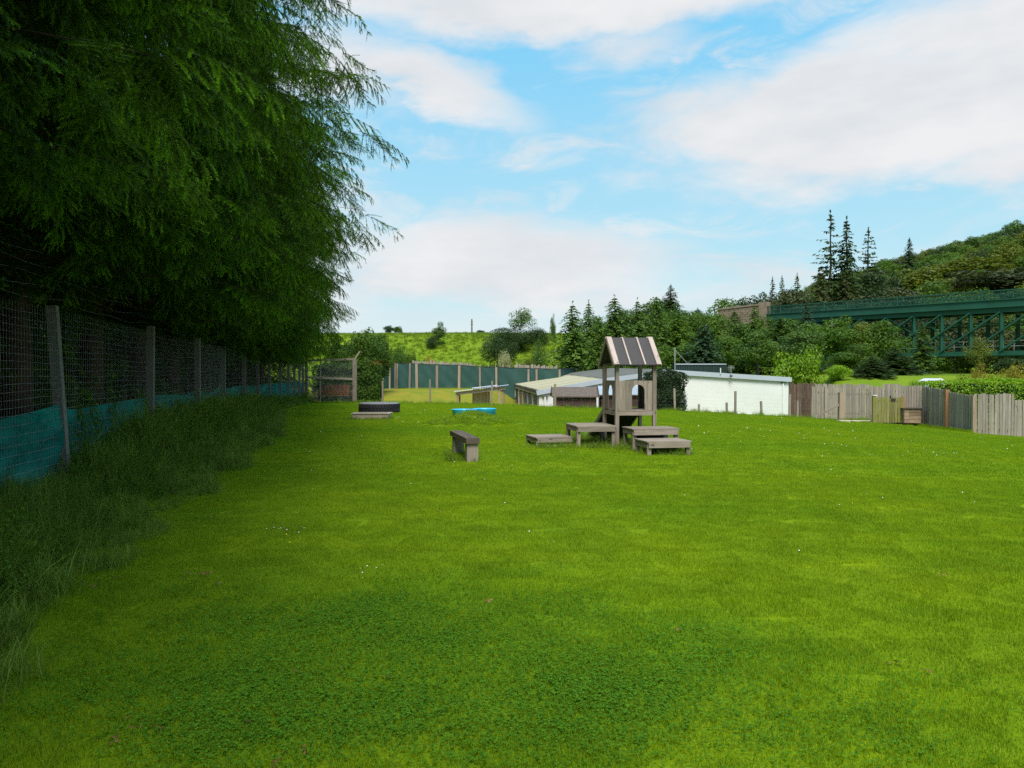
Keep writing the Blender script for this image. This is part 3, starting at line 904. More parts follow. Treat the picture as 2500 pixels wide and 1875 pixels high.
def make_spruce(seed, name, label, x, y, H=17.0, Lmax=5.0, z0=2.9, dens=1.0, group=None, zmin=-9.0):
    rng = np.random.default_rng(seed)
    g = gzf(x, y)
    t = thing(name, label, 'tree', (x, y, g), 0, group)
    tm = MB()
    lean = rng.normal(0, .12, 2)
    zs = np.linspace(-.2, H, 10)
    tm.tube([(lean[0] * (z / H) * 2, lean[1] * (z / H) * 2, z) for z in zs], [.24 * (1 - .93 * max(z, 0) / H) + .015 for z in zs], 9)
    tm.build('trunk', M['bark'], t, smooth=True)
    lm = MB(); P, R, S, I = [], [], [], []
    z = z0
    while z < H - .3:
        f = (z - z0) / (H - z0)
        Lz = Lmax * min(1.0, .80 + .5 * f / .12) * (1 if f < .38 else max(.06, 1 - ((f - .38) / .62) ** 1.05))
        nb = 7 if z < 9 else 6
        a0 = rng.random() * 6.28
        for k in range(nb):
            a = a0 + k * 6.283 / nb + rng.normal(0, .18)
            if math.cos(a) < -.35 and rng.random() < .45: continue
            L = Lz * rng.uniform(.78, 1.1) * (1 if math.cos(a) > -.2 else .8)
            dr = np.array([math.cos(a), math.sin(a), 0.0])
            zz = z + rng.normal(0, .12)
            sag = .02 + rng.normal(0, .05) - .14 * f
            curl = rng.uniform(.04, .15)

            def pt(q): return dr * L * q + np.array([0, 0, zz - sag * L * q - (curl * L * q ** 2.2)])
            if z < 11:
                lm.tube([tuple(pt(q) + rng.normal(0, .07, 3) * (q > 0)) for q in (0, .2, .4, .6, .8, 1)], [.03 + .006 * L, .024, .018, .012, .007, .003], 4, cap=False)
            step = (.30 if z < 9 else .38) / dens
            q = .22 if z < 7 else .3
            sgn = 1
            while q < 1.0:
                p = pt(q); d = pt(min(q + .05, 1.02)) - p; yaw = math.atan2(d[1], d[0])
                pit = -math.asin(d[2] / np.linalg.norm(d))
                for kk in (0, 1):
                    if q < .55 and rng.random() < .5: continue
                    yw = yaw + sgn * math.radians(rng.uniform(25, 65)) * (1 if kk == 0 else -1)
                    P.append(p + rng.normal(0, .03, 3)); R.append((rng.normal(0, .35), pit + math.radians(rng.uniform(0, 34)), yw))
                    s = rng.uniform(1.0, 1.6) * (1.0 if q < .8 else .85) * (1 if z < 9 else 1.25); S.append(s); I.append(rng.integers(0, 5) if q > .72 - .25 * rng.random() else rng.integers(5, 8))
                if rng.random() < .10:      # hanging branchlets
                    P.append(p); R.append((rng.normal(0, .6), math.radians(rng.uniform(55, 85)), rng.random() * 6.28)); S.append(rng.uniform(.9, 1.6)); I.append(rng.integers(0, 5) if q > .7 else rng.integers(5, 8))
                q += step / L; sgn = -sgn
            p = pt(1.0); d = pt(1.0) - pt(.93)
            P.append(p); R.append((rng.normal(0, .3), -math.asin(d[2] / np.linalg.norm(d)) + .1, math.atan2(d[1], d[0]))); S.append(rng.uniform(.8, 1.15)); I.append(rng.integers(0, 5))
        z += (.60 if z < 9 else .80) * rng.uniform(.8, 1.2)
    # dead inner twigs
    for _ in range(60):
        zq = rng.uniform(1.2, 7); a = rng.random() * 6.28; l = rng.uniform(.8, 2.2)
        p0 = np.array([0, 0, zq]); p1 = p0 + np.array([math.cos(a) * l, math.sin(a) * l, -.2 * l + rng.normal(0, .2)])
        lm.tube([p0, (p0 + p1) / 2 + rng.normal(0, .06, 3), p1], [.014, .009, .003], 3, cap=False)
    lm.build('limb', M['twig'], t, kind='stuff')
    S = np.array(S); P = np.array(P); R = np.array(R); I = np.array(I)
    low = P[:, 2] - .8 * S * np.maximum(np.sin(R[:, 1]), 0)
    ok = low > zmin + .35 * np.sin(P[:, 1] * 1.7 + seed) * .5
    P, R, S, I = P[ok], R[ok], S[ok], I[ok]
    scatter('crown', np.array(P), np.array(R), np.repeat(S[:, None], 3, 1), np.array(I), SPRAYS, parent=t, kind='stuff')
    return t


def spruces():
    ys = [1.5, 5.6, 9.6, 13.4, 17.4, 21.4, 25.6, 29.6, 33.8, 38.0, 41.6]
    lab = {1: 'nearest tall spruce, its fronds filling the top left corner above the mesh fence',
           2: 'dark spruce rising behind the first bay of mesh, beside the nearest fence post',
           3: 'dark spruce between the first and second fence posts, its branches arching over the lawn',
           4: 'spruce behind the second fence post with long branch tips against the sky',
           5: 'spruce behind the third fence post in the middle of the row',
           6: 'spruce behind the fourth fence post, brighter green at its edge',
           7: 'spruce in the row behind the fifth fence post',
           8: 'spruce in the row behind the sixth fence post',
           9: 'spruce near the far end of the row, drooping low towards the red bench',
           10: 'last spruce of the row, hanging over the timber and mesh gate'}
    for i, y in enumerate(ys):
        x = float(fence_x(max(y, 0.5))) - (1.75 if i < 8 else 1.6) - (0.211 * min(y, 0) if y < 0 else 0)
        make_spruce(100 + i, 'spruce_tree', lab.get(i, 'spruce closest to the viewer, only its outermost boughs hanging in at the top left'),
                    x, y, 17 + (i * 7 % 5) * .7, (4.3 if i < 2 else 5.6 if i in (3, 4, 5) else 5.2 if i < 9 else 3.7), 3.2 if i < 7 else 2.7, 1.0, 'spruces along the mesh fence', zmin=(2.75 if i < 6 else 2.4 if i < 8 else 2.2))
    for i, (x, y) in enumerate([(-4.6, -3.4), (-3.6, -8.2), (-2.6, -13.0)]):
        make_spruce(200 + i, 'spruce_tree', ['spruce beside and behind the viewer that shades the near lawn', 'second spruce behind the viewer in the same row', 'third spruce behind the viewer in the same row'][i],
                    x, y, 18, 4.6, 3.4, .8, 'spruces along the mesh fence', zmin=2.9)
    for i, y in enumerate(np.arange(0, 52, 4.6)):
        x = float(fence_x(min(y, 44))) - 5.4
        make_spruce(300 + i, 'spruce_tree', 'dark spruce of the back row, only glimpsed through the mesh behind the front spruces',
                    x, y, 15, 3.9, .3, 1.0, 'back row of spruces')


spruces()


# ------------------------------------------------------------------ mesh fence on the left
def mesh_fence():
    t = thing('mesh_fence', 'tall wire mesh fence on grey posts with teal netting along its foot', 'fence', (FENCE[1][0], FENCE[1][1], 0))
    ox, oy = t.location.x, t.location.y
    rng = np.random.default_rng(8)
    H = 2.46
    tops = []
    for i, (x, y) in enumerate(FENCE):
        g = gzf(x, y)
        lx, ly = (0.13 if i == 2 else rng.normal(0, .02)), rng.normal(0, .02)
        if i == 2: lx = -.16
        pm = MB(); h = H + rng.normal(0, .03)
        pm.beam((0, 0, -.1), (lx, ly, h), .125, .12, up=(-.2, 1, 0))
        o = pm.build('post', M['concrete_post'], t)
        o.location = (x - ox, y - oy, g)
        tops.append((x, y, g, h, lx))
    for i in range(len(FENCE) - 1):
        (x0, y0), (x1, y1) = FENCE[i], FENCE[i + 1]
        a = Vector((x0 - ox, y0 - oy, 0)); b = Vector((x1 - ox, y1 - oy, 0)); Ln = (b - a).length; d = (b - a) / Ln
        nrm = Vector((d.y, -d.x, 0))                     # towards the lawn
        off = -nrm * .02
        near = i < 5
        wm = MB()
        r = .0021 if i < 4 else .003
        hs = np.concatenate([np.arange(.1, 1.2, .115), np.arange(1.22, 2.4, .085)]) if near else np.arange(.15, 2.45, .16)
        ph = rng.random() * 6
        for z in hs:
            wm.tube([a + off + d * Ln * q + Vector((0, 0, z + .012 * math.sin(q * 9 + ph + z * 5))) for q in np.linspace(0, 1, 7)], r, 3, cap=False)
        st = .085 if near else .22
        for q in np.arange(st, Ln, st):
            p = a + off + d * q
            wm.tube([p + Vector((0, 0, .05)), p + Vector((0, 0, 1.2)) + nrm * .008 * math.sin(q * 7), p + Vector((0, 0, 2.42))], r * .9, 3, cap=False)
        wm.build('wire_mesh', M['wire'], t, kind='stuff')
        for k in range(5 if i < 8 else 0):
            sw = MB()
            zz = 2.55 + k * .135
            sw.tube([a + off + d * Ln * q + Vector((0, 0, zz + .02 * math.sin(q * 13 + k * 2 + i) - .05 * math.sin(q * math.pi))) for q in np.linspace(0, 1, 12)], .0021, 3, cap=False)
            sw.build('top_wire', M['wire'], t)
        # teal netting tied to the foot of the mesh
        nu, nv = 36, 10
        V = []
        for u in range(nu + 1):
            for v in range(nv + 1):
                q = u / nu; zz = v / nv
                top = 1.16 + .03 * math.sin(q * 6.3 + i * 2) - .05 * math.sin(q * math.pi) + (.02 * math.sin(i * 3))
                bul = .07 * math.sin(q * 7 + zz * 4.2 + i) * math.sin(zz * 3.0 + q * 3) + .05 * math.sin(q * 19 - zz * 9 + i) * (1 - .5 * zz)
                p = a + d * Ln * q - nrm * (.06 - bul * .6) + Vector((0, 0, top * zz))
                V.append(tuple(p))
        F = [(u * (nv + 1) + v, (u + 1) * (nv + 1) + v, (u + 1) * (nv + 1) + v + 1, u * (nv + 1) + v + 1) for u in range(nu) for v in range(nv)]
        me = np_mesh('netting', np.array(V), np.array(F), smooth=True)
        link('netting', me, M['net_teal'], t, label='teal windbreak netting tied to the mesh')


mesh_fence()


def climbing_weeds():
    rng = np.random.default_rng(77)
    for k, (px, D, h, n, lab) in enumerate([(235, 11.4, 1.75, 26, 'tangle of cleavers climbing the mesh just past the nearest fence post'),
                                            (330, 13.9, 1.35, 15, 'thin green weed stems climbing the mesh before the second fence post'),
                                            (450, 18.2, .95, 12, 'low weeds clambering up the mesh past the second fence post'),
                                            (612, 32, 1.5, 12, 'tall weed clump growing up the mesh by the fifth fence post')]):
        x = float(fence_x(D)) + .18
        t = thing('climbing_weed', lab, 'weed', (x, D, gzf(x, D)), 0, 'weeds climbing the mesh fence')
        sm_, c, nn, s = MB(), [], [], []
        for _ in range(n):
            bx, by = rng.normal() * .16, rng.normal() * .3
            hh = h * rng.uniform(.5, 1.05); p = np.array([bx, by, 0.0]); pts = [p.copy()]
            st = 14
            for j in range(st):
                p = p + np.array([rng.normal() * .03 - .01, rng.normal() * .04, hh / st]); pts.append(p.copy())
                for _k in range(7):
                    q = sphere_dirs(rng, 1)[0]
                    c.append(p + q * rng.uniform(.01, .07)); nn.append(q + np.array([.3, -.3, .5])); s.append(rng.uniform(.022, .05))
            sm_.tube(pts, [.004] * len(pts), 3, cap=False)
        sm_.build('stem', M['weed_leaf'], t, kind='stuff')
        me = leaf_quads(np.array(c), np.array(nn), np.array(s), .42, rng, rng.random(len(c)), 'foliage')
        link('foliage', me, M['weed_leaf'], t, kind='stuff')


climbing_weeds()


# ------------------------------------------------------------------ timber and mesh gate with the red bench
def mesh_gate():
    D = 45.2
    x0, x1 = wx(748, D), wx(866, D)
    t = thing('mesh_gate', 'grey timber framed mesh screen closing the end of the tall fence', 'gate', (x0, D, gzf(x0, D)))
    w = x1 - x0
    MB().beam((0, 0, -.1), (0, 0, 2.3), .13, .13).build('post', M['timber'], t)
    MB().beam((w, .02, -.1), (w, .02, 2.36), .22, .18).build('post', M['timber'], t)
    MB().beam((.05, 0, 2.33), (w - .05, 0, 2.42), .09, .12).build('rail', M['timber'], t)
    MB().beam((.07, -.02, 1.39), (w - .11, -.02, 1.30), .07, .12).build('rail', M['timber'], t)
    MB().beam((.1, 0, 1.28), (.62, 0, .12), .05, .07).build('brace', M['timber'], t)
    MB().beam((.78, .03, 0), (.78, .03, 2.34), .05, .05).build('stile', M['timber'], t)
    MB().beam((w - .05, .05, 2.35), (w + .28, .05, 2.85), .06, .08).build('strut', M['timber'], t)
    mm = MB()
    for z in np.arange(.08, 2.36, .075): mm.tube([(.06, .05, z), (w - .1, .05, z)], .004, 3, cap=False)
    for x in np.arange(.1, w - .1, .075): mm.tube([(x, .055, .03), (x, .055, 2.36)], .004, 3, cap=False)
    mm.build('wire_mesh', M['wire'], t, kind='stuff')


mesh_gate()


def garden_bench():
    D = 43.4
    x0, x1 = wx(776, D), wx(861, D)
    w = x1 - x0
    t = thing('garden_bench', 'rusty red iron bench with slatted back and scrolled arms against the mesh gate', 'bench', ((x0 + x1) / 2, D, gzf((x0 + x1) / 2, D)), math.radians(-14))
    h = w / 2 - .02
    # slats: back leans away from the viewer
    for k in range(8):
        z = .50 + k * .066; y = .22 + k * .022
        MB().box((-.12 + .0 * k, y, z), (w * .86, .012, .034)).build('back_slat', M['rust_red'], t)
    for k in range(6):
        MB().box((0, -.22 + k * .075, .435 - abs(k - 2.5) * .004), (w * .94, .055, .012)).build('seat_slat', M['rust_red'], t)
    for sx in (-1, -.05, .92):
        x = sx * h
        f = MB()
        f.tube([(x, .42, .98), (x, .33, .75), (x, .22, .47), (x, .05, .43), (x, -.2, .43), (x, -.27, .36), (x, -.22, .2), (x, -.30, 0)], .014, 5)
        f.tube([(x, .18, .44), (x, .22, .22), (x, .38, 0)], .014, 5)
        f.tube([(x, -.15, .43), (x, -.02, .25), (x, .12, .43)], .011, 5)
        f.build('frame', M['iron_dark'], t)
    for sx in (-1, .92):
        x = sx * h
        a = MB()
        a.tube([(x, .30, .68), (x, .15, .64), (x, -.05, .66), (x, -.2, .70)] + [(x, -.2 - .09 * math.sin(q), .61 + .09 * math.cos(q)) for q in np.linspace(0, 5.2, 10)] , .016, 5)
        a.build('armrest', M['rust_red'], t)


garden_bench()


# ------------------------------------------------------------------ tyre, planter box, basins, plank bench
def lathe(prof, n, name, close=True, smooth=False):
    V, F = [], []
    m = len(prof)
    for k in range(n):
        a = 2 * math.pi * k / n
        for (r, z) in prof: V.append((r * math.cos(a), r * math.sin(a), z))
    for k in range(n):
        k2 = (k + 1) % n
        for i in range(m if close else m - 1):
            j = (i + 1) % m
            F.append((k * m + i, k2 * m + i, k2 * m + j, k * m + j))
    return np_mesh(name, np.array(V), np.array(F), smooth=smooth)


def tyre():
    c = Vector((wx(926, 32.9), 32.9, 0)); c.z = gzf(c.x, c.y)
    t = thing('tractor_tyre', 'big black tractor tyre lying flat on the lawn behind the planter box', 'tyre', c)
    R, w = .82, .40
    tr = lathe([(R - .02, .03), (R, .07), (R + .004, .2), (R, .33), (R - .02, .37)], 64, 'tread', close=False)
    link('tread', tr, M['rubber'], t)
    sd = lathe([(R - .02, .37), (R - .06, .405), (R - .25, .415), (R - .36, .385), (R - .385, .36)], 64, 'sidewall', close=False)
    link('sidewall', sd, M['rubber_top'], t)
    ins = lathe([(R - .385, .36), (R - .36, .34), (R - .14, .3), (R - .1, .2), (R - .14, .09), (R - .36, .05), (R - .36, .02), (R - .02, .02), (R - .02, .03)], 48, 'inner_wall', close=False)
    link('inner_wall', ins, M['rubber'], t)
    lug = MB()
    n = 46
    for k in range(n):
        a = 2 * math.pi * k / n
        for (z0, z1, da) in ((.04, .19, .09), (.21, .36, -.09)):
            p0 = Vector((math.cos(a) * (R + .006), math.sin(a) * (R + .006), z0)); p1 = Vector((math.cos(a + da) * (R + .006), math.sin(a + da) * (R + .006), z1))
            lug.beam(p0, p1, .045, .028, up=(math.cos(a), math.sin(a), 0))
    lug.build('tread_lug', M['rubber'], t, kind='stuff')


def planter():
    D0 = 28.25
    x0, x1 = wx(860, D0), wx(948, D0)
    w = x1 - x0; dp = .75
    c = Vector(((x0 + x1) / 2, D0 + dp / 2, 0)); c.z = gzf(c.x, c.y)
    t = thing('planter_box', 'low empty box with pinkish sides and pale rim in front of the tyre', 'box', c)
    for s in (-1, 1):
        MB().box((0, s * dp / 2, .08), (w, .03, .22)).build('side_board', M['planter'], t)
        MB().box((s * (w / 2 - .016), 0, .08), (.03, dp - .034, .22)).build('end_board', M['planter'], t)
        MB().box((0, s * dp / 2, .205), (w + .09, .085, .028)).build('rim', M['rim_pale'], t)
        MB().box((s * (w / 2 - .01), 0, .205), (.085, dp - .09, .026)).build('rim', M['rim_pale'], t)
    MB().box((0, 0, .03), (w - .07, dp - .05, .04)).build('soil', M['soil_dark'], t)


def basin(name, label, px, D, r, h, sx=1.0):
    x = wx(px, D)
    t = thing(name, label, 'basin', (x, D, gzf(x, D)), random.random(), 'blue plastic basins')
    me = lathe([(.02, .02), (r * .90, .02), (r * .95, h - .03), (r * .96, h), (r, h), (r * 1.0, h - .02), (r * .985, h - .03), (r * .95, .0), (.02, .0)], 40, 'shell')
    for v in me.vertices: v.co.x *= sx
    link('shell', me, M['basin_blue'], t)
    rm = MB()
    n = 40
    rm.tube([(sx * r * 1.0 * math.cos(a), r * 1.0 * math.sin(a), h) for a in np.linspace(0, 2 * math.pi, n + 1)], .011, 6)
    rm.build('rim', M['basin_blue'], t, smooth=True)
    if 'upright' in label:
        wm = lathe([(.001, h * .6), (r * .9, h * .6)], 32, 'water', close=False)
        link('water', wm, M['water'], t)


def plank_bench():
    D = 15.7
    p0 = Vector((-.715, 14.72)); p1 = Vector((-1.17, 16.75))
    c = (p0 + p1) / 2; d = (p1 - p0); L = d.length
    rz = math.atan2(d.y, d.x)
    t = thing('plank_bench', 'chunky grey plank bench on two thick timber legs standing alone on the lawn', 'bench', (c.x, c.y, gzf(c.x, c.y)), rz)
    MB().box((0, 0, .385), (L, .25, .10)).build('seat', M['timber_dark'], t)
    MB().beam((-L / 2 + .14, 0, -.1), (-L / 2 + .14, 0, .333), .20, .21, up=(0, 1, 0)).build('leg', M['timber'], t)
    MB().beam((L / 2 - .3, 0, -.1), (L / 2 - .3, 0, .333), .20, .21, up=(0, 1, 0)).build('leg', M['timber'], t)


tyre(); planter(); plank_bench()
basin('plastic_basin', 'larger sky blue plastic basin standing upright just right of the grassy mound', 1183, 31.0, .45, .245)
basin('plastic_basin', 'blue plastic basin half hidden behind the crest of the grassy mound', 1134, 28.9, .45, .30)


# ------------------------------------------------------------------ play tower
TX, TY, TA = 2.32, 17.8, math.radians(9.1)


def arch_board(xa, xb, zb, zt, cx, r, zs):
    """outline of a board with its share of a round-headed opening cut away"""
    xl, xr = cx - r, cx + r
    arc = lambda x: zs + math.sqrt(max(r * r - (x - cx) ** 2, 0))
    if xb <= xl or xa >= xr: return [(xa, zb), (xb, zb), (xb, zt), (xa, zt)]
    if xa < xl:
        pts = [(xa, zb), (xl, zb), (xl, zs)] + [(x, arc(x)) for x in np.linspace(xl, xb, 6)[1:]] + [(xb, zt), (xa, zt)]
    elif xb > xr:
        pts = [(xa, zt)] + [(x, arc(x)) for x in np.linspace(xa, xr, 6)[:-1]] + [(xr, zs), (xr, zb), (xb, zb), (xb, zt)]
    else:
        pts = [(x, arc(x)) for x in np.linspace(xa, xb, 7)] + [(xb, zt), (xa, zt)]
    return pts


def play_tower():
    g = gzf(TX, TY)
    t = thing('play_tower', 'weathered timber play tower with arched windows and grey felt gable roof', 'play tower', (TX, TY, g), TA)
    Wd, Dp = .86, 1.0
    pw = .082
    for (x, y) in ((0, 0), (Wd, 0), (0, Dp), (Wd, Dp)):
        MB().beam((x, y, -.12), (x, y, 1.84), pw, pw, up=(0, 1, 0)).build('post', M['timber'], t)
    # deck
    zd = .80
    for (a, b) in (((pw / 2, -.005, zd - .06), (Wd - pw / 2, -.005, zd - .06)), ((pw / 2, Dp, zd - .06), (Wd - pw / 2, Dp, zd - .06))):
        MB().beam(a, b, .04, .085).build('deck_beam', M['timber'], t)
    for (a, b) in (((0, pw / 2, zd - .06), (0, Dp - pw / 2, zd - .06)), ((Wd, pw / 2, zd - .06), (Wd, Dp - pw / 2, zd - .06))):
        MB().beam(a, b, .04, .085).build('deck_beam', M['timber'], t)
    n = 8
    for k in range(n):
        y = .045 + (Dp - .09) * k / (n - 1)
        MB().beam((.005, y, zd), (Wd - .005, y, zd), .108, .025).build('deck_board', M['timber'], t)
    # front panel: boards round an arched window (u along x, v up, thickness towards the viewer)
    zb, zt = zd + .015, 1.47
    cx, r, zs = .49, .145, 1.235
    xs = [(.045, .200), (.203, .385), (.388, .592), (.595, .700), (.703, .815)]
    for (xa, xb) in xs:
        m = MB(); m.prism(arch_board(xa, xb, zb, zt - .006 * random.random(), cx, r, zs), (0, .012, 0), (1, 0, 0), (0, 0, 1), .022)
        m.build('panel_board', M['timber'], t)
    # left panel with a narrow arch (runs from the front post to the back post)
    ys = [(.045, .32), (.323, .68), (.683, .955)]
    for (xa, xb) in ys:
        m = MB(); m.prism(arch_board(xa, xb, zb, zt, .5, .185, 1.2), (-.012, 0, 0), (0, 1, 0), (0, 0, 1), .022)
        m.build('panel_board', M['timber'], t)
    for (xa, xb) in ys:
        m = MB(); m.prism([(xa, zb), (xb, zb), (xb, zt), (xa, zt)], (Wd - .01, 0, 0), (0, 1, 0), (0, 0, 1), .022)
        m.build('panel_board', M['timber_dark'], t)
    # roof
    zr, ze, ov = 2.42, 1.80, .135
    yr = Dp / 2
    xa, xb = -.10, Wd + .10
    rf = []
    for s in (-1, 1):
        e = yr + s * (Dp / 2 + ov)
        p = MB()
        p.hexa([(xa, yr, zr), (xb, yr, zr), (xb, e, ze), (xa, e, ze), (xa, yr, zr + .024), (xb, yr, zr + .024), (xb, e + s * .01, ze + .024), (xa, e + s * .01, ze + .024)][:: 1],
               [(0, 0, 0)] * 8)
        o = p.build('roof_sheet', M['felt'], t)
        sl = Vector((0, e - yr, ze - zr)); ln = sl.length; dn = sl / ln
        nrm = Vector((0, -s * dn.z * -1, 0))
        up = Vector((1, 0, 0)).cross(dn); up = up if up.z > 0 else -up
        for (x, w, h, mt) in ((xa + .045, .11, .04, 'timber_pale'), (xb - .045, .11, .04, 'timber_pale'), (xa + .36, .034, .03, 'timber_pale'), (xa + .70, .034, .03, 'timber_pale')):
            b0 = Vector((x, yr, zr)) + up * (.024 + h / 2) + dn * .005; b1 = Vector((x, e, ze)) + up * (.024 + h / 2) + dn * .012
            MB().beam(b0, b1, w, h, up=up).build('roof_batten', M[mt], o)
        for x in (xa - .012, xb + .012):
            MB().beam(Vector((x, yr, zr - .01)), Vector((x, e, ze - .01)) + dn * .015, .022, .085, up=up)  .build('bargeboard', M['timber'], o)
        MB().beam((0.0, e - s * .13, ze + .035), (Wd, e - s * .13, ze + .035), .04, .05).build('eave_rail', M['timber'], t)
    # ramp away from the viewer
    a0, a1 = Vector((0, Dp + .02, zd - .02)), Vector((-.02, Dp + 1.62, .0))
    rp = MB()
    rp.hexa([(.0, Dp + .03, zd - .06), (Wd, Dp + .03, zd - .06), (Wd, Dp + 1.55, -.03), (.0, Dp + 1.55, -.03),
             (.0, Dp + .03, zd - .035), (Wd, Dp + .03, zd - .035), (Wd, Dp + 1.55, -.005), (.0, Dp + 1.55, -.005)], [(i * .3, i * .1, 0) for i in range(8)])
    rp.build('ramp', M['ply_dark'], t)
    for x in (-.02, Wd + .02):
        MB().beam((x, Dp + .02, zd - .03), (x, Dp + 1.6, -.02), .035, .09).build('ramp_rail', M['timber'], t)
    for k in range(5):
        q = (k + .7) / 5.6
        MB().beam((.03, Dp + .03 + 1.52 * q, zd - .022 - .76 * q), (Wd - .03, Dp + .03 + 1.52 * q, zd - .022 - .76 * q), .04, .02).build('ramp_cleat', M['timber'], t)


def platform(label, fl, fr, depth, h, beam_h, boards, leg_w=.08, legs='all'):
    """low table of boards: fl, fr = front corners (world x, y)"""
    fl = Vector(fl); fr = Vector(fr); d = fr - fl; w = d.length; rz = math.atan2(d.y, d.x)
    c = fl
    g = gzf((fl.x + fr.x) / 2, fl.y + depth / 2)
    t = thing('step_platform', label, 'platform', (c.x, c.y, g), rz, 'timber platforms around the play tower')
    bw = depth / boards
    for k in range(boards):
        MB().box((w / 2, bw * (k + .5), h - .013 + random.uniform(-.002, .002)), (w + .02, bw - .006, .026)).build('board', M['timber'], t)
    zb = h - .027 - beam_h / 2
    for y in (.02, depth - .02): MB().beam((.02, y, zb), (w - .02, y, zb), .04, beam_h).build('beam', M['timber'], t)
    for x in (.02, w - .02): MB().beam((x, .042, zb), (x, depth - .042, zb), .04, beam_h).build('beam', M['timber'], t)
    q = leg_w / 2
    for (x, y) in ((q + .005, q + .04), (w - q - .005, q + .04), (q + .005, depth - q - .04), (w - q - .005, depth - q - .04)):
        MB().beam((x, y, -.12), (x, y, h - .03), leg_w, leg_w, up=(0, 1, 0)).build('leg', M['timber'], t)


play_tower()
_ex = Vector((math.cos(TA), math.sin(TA))); _ey = Vector((-math.sin(TA), math.cos(TA)))
_p2 = Vector((TX, TY))
platform('knee high plank platform joined to the left side of the play tower', _p2 - _ex * .93 - _ey * .12, _p2 - _ex * .05 - _ey * .12, 1.12, .475, .10, 7)
platform('lowest plank platform, far left of the play tower beside the daisies', Vector((.55, 17.75)), Vector((1.37, 17.95)), .98, .20, .085, 6)
platform('knee high plank platform across the front right of the play tower', _p2 + _ex * .10 - _ey * .86, _p2 + _ex * 1.12 - _ey * .86, .78, .465, .11, 6)
platform('low front plank platform stepping down to the right of the play tower', Vector((2.70, 15.97)), Vector((3.60, 16.14)), .80, .285, .105, 5)


def drum():
    x, y = wx(1583, 17.62), 17.62
    t = thing('plastic_drum', 'dark navy drum lying on its side under the right platform', 'drum', (x, y, gzf(x, y) + .19), math.radians(8))
    me = lathe([(.02, -.29), (.175, -.29), (.19, -.27), (.195, -.1), (.202, -.08), (.195, -.06), (.195, .2), (.19, .27), (.175, .29), (.02, .29)], 32, 'drum_body', close=False)
    o = link('drum_body', me, M['barrel'], t); o.rotation_euler = (0, math.pi / 2, 0)
    r = lathe([(.18, .27), (.208, .27), (.208, .305), (.18, .305)], 32, 'drum_rim')
    o = link('drum_rim', r, M['ring_grey'], t); o.rotation_euler = (0, math.pi / 2, 0)


drum()


# ------------------------------------------------------------------ low wire fence at the far edge of the lawn
def wire_fence():
    posts = [(934.6, 45.3, 1.24), (1050, 43.3, 1.29), (1200, 40.6, 1.24), (1354.7, 38.9, 1.14), (1648, 36.6, 1.03), (1706.6, 36.2, .36), (1775, 35.8, .50),
             (1795.5, 35.6, 1.02), (1860, 35.3, .63), (1928, 35.2, 1.0), (1947, 35.1, .74), (2052.8, 34.6, 1.22)]
    t = thing('wire_fence', 'low sheep wire fence on thin grey posts along the far edge of the lawn', 'fence', (wx(1354, 39), 39, 0))
    ox, oy = t.location.x, t.location.y
    rng = np.random.default_rng(4)
    pos = []
    for i, (px, D, h) in enumerate(posts):
        x = wx(px, D); g = gzf(x, D)
        pos.append(Vector((x - ox, D - oy, g)))
        last = i == len(posts) - 1
        w = .21 if last else (.11 if i == 3 else .085)
        MB().beam((x - ox, D - oy, g - .2), (x - ox + rng.normal(0, .02), D - oy, g + h), w, w, up=(0, 1, 0)).build('post', M['timber'] if not last else M['post_new'], t)
    p = pos[-1]
    MB().beam(p + Vector((-.05, 0, .70)), p + Vector((-1.08, .05, .12)), .10, .09).build('brace', M['timber'], t)
    main = [0, 1, 2, 3, 4, 7, 9, 11]
    for a, b in zip(main[:-1], main[1:]):
        m = MB(); A, B = pos[a], pos[b]; Ln = (B - A).length
        for z in (.12, .27, .42, .58, .74, .95):
            m.tube([A + (B - A) * q + Vector((0, 0, z - .02 * math.sin(q * 3.14))) for q in (0, .25, .5, .75, 1)], .0012, 3, cap=False)
        for q in np.arange(.45, Ln, .45):
            k = A + (B - A) * (q / Ln); m.tube([k + Vector((0, 0, .05)), k + Vector((0, 0, .74))], .0011, 3, cap=False)
        m.build('wire', M['wire_white'], t, kind='stuff')


wire_fence()


def run_shelter():
    D = 50.0
    xl, xr = wx(1117, D), wx(1230, D)
    g = gzf((xl + xr) / 2, D)
    t = thing('run_shelter', 'small open shelter with sloping pale corrugated roof in the dry run', 'shelter', (xl, D, g))
    w = xr - xl; z0 = wz(957, D) - g; z1 = wz(943, D) - g
    dz = (z1 - z0) / w
    for (x, y) in ((.02, 0), (w - .28, 0), (w - .02, .1), (.02, 1.5), (w - .02, 1.5), (w * .32, 1.5)):
        MB().beam((x, y, -.2), (x, y, z0 + dz * x - .12), .13, .13, up=(0, 1, 0)).build('post', M['post_new'], t)
    for y in (-.03, 1.53): MB().beam((-.12, y, z0 - .12), (w + .12, y, z1 - .12), .06, .16).build('beam', M['timber_pale'], t)
    # corrugated sheet
    V, F = [], []
    n = 44
    for k in range(n + 1):
        x = -.3 + (w + .6) * k / n
        for y in (-.25, 1.8): V.append((x, y, z0 + dz * x + .03 + (.025 if k % 2 else 0)))
    for k in range(n): F.append((2 * k, 2 * k + 2, 2 * k + 3, 2 * k + 1))
    me = np_mesh('roof_sheet', np.array(V), np.array(F))
    o = link('roof_sheet', me, M['clear_sheet'], t)
    MB().beam((w * .3, 1.2, z0 + dz * w * .3 + .12), (w * .85, 1.2, z0 + dz * w * .85 + .10), .9, .03).build('roof_panel', M['clear_sheet'], t)
    for k in range(6):
        MB().box((w * .32 + .18 * (k + .5), .8, (z0 - .15) / 2 + .1), (.176, .03, z0 + .25)).build('board', M['timber_pale'], t)


run_shelter()


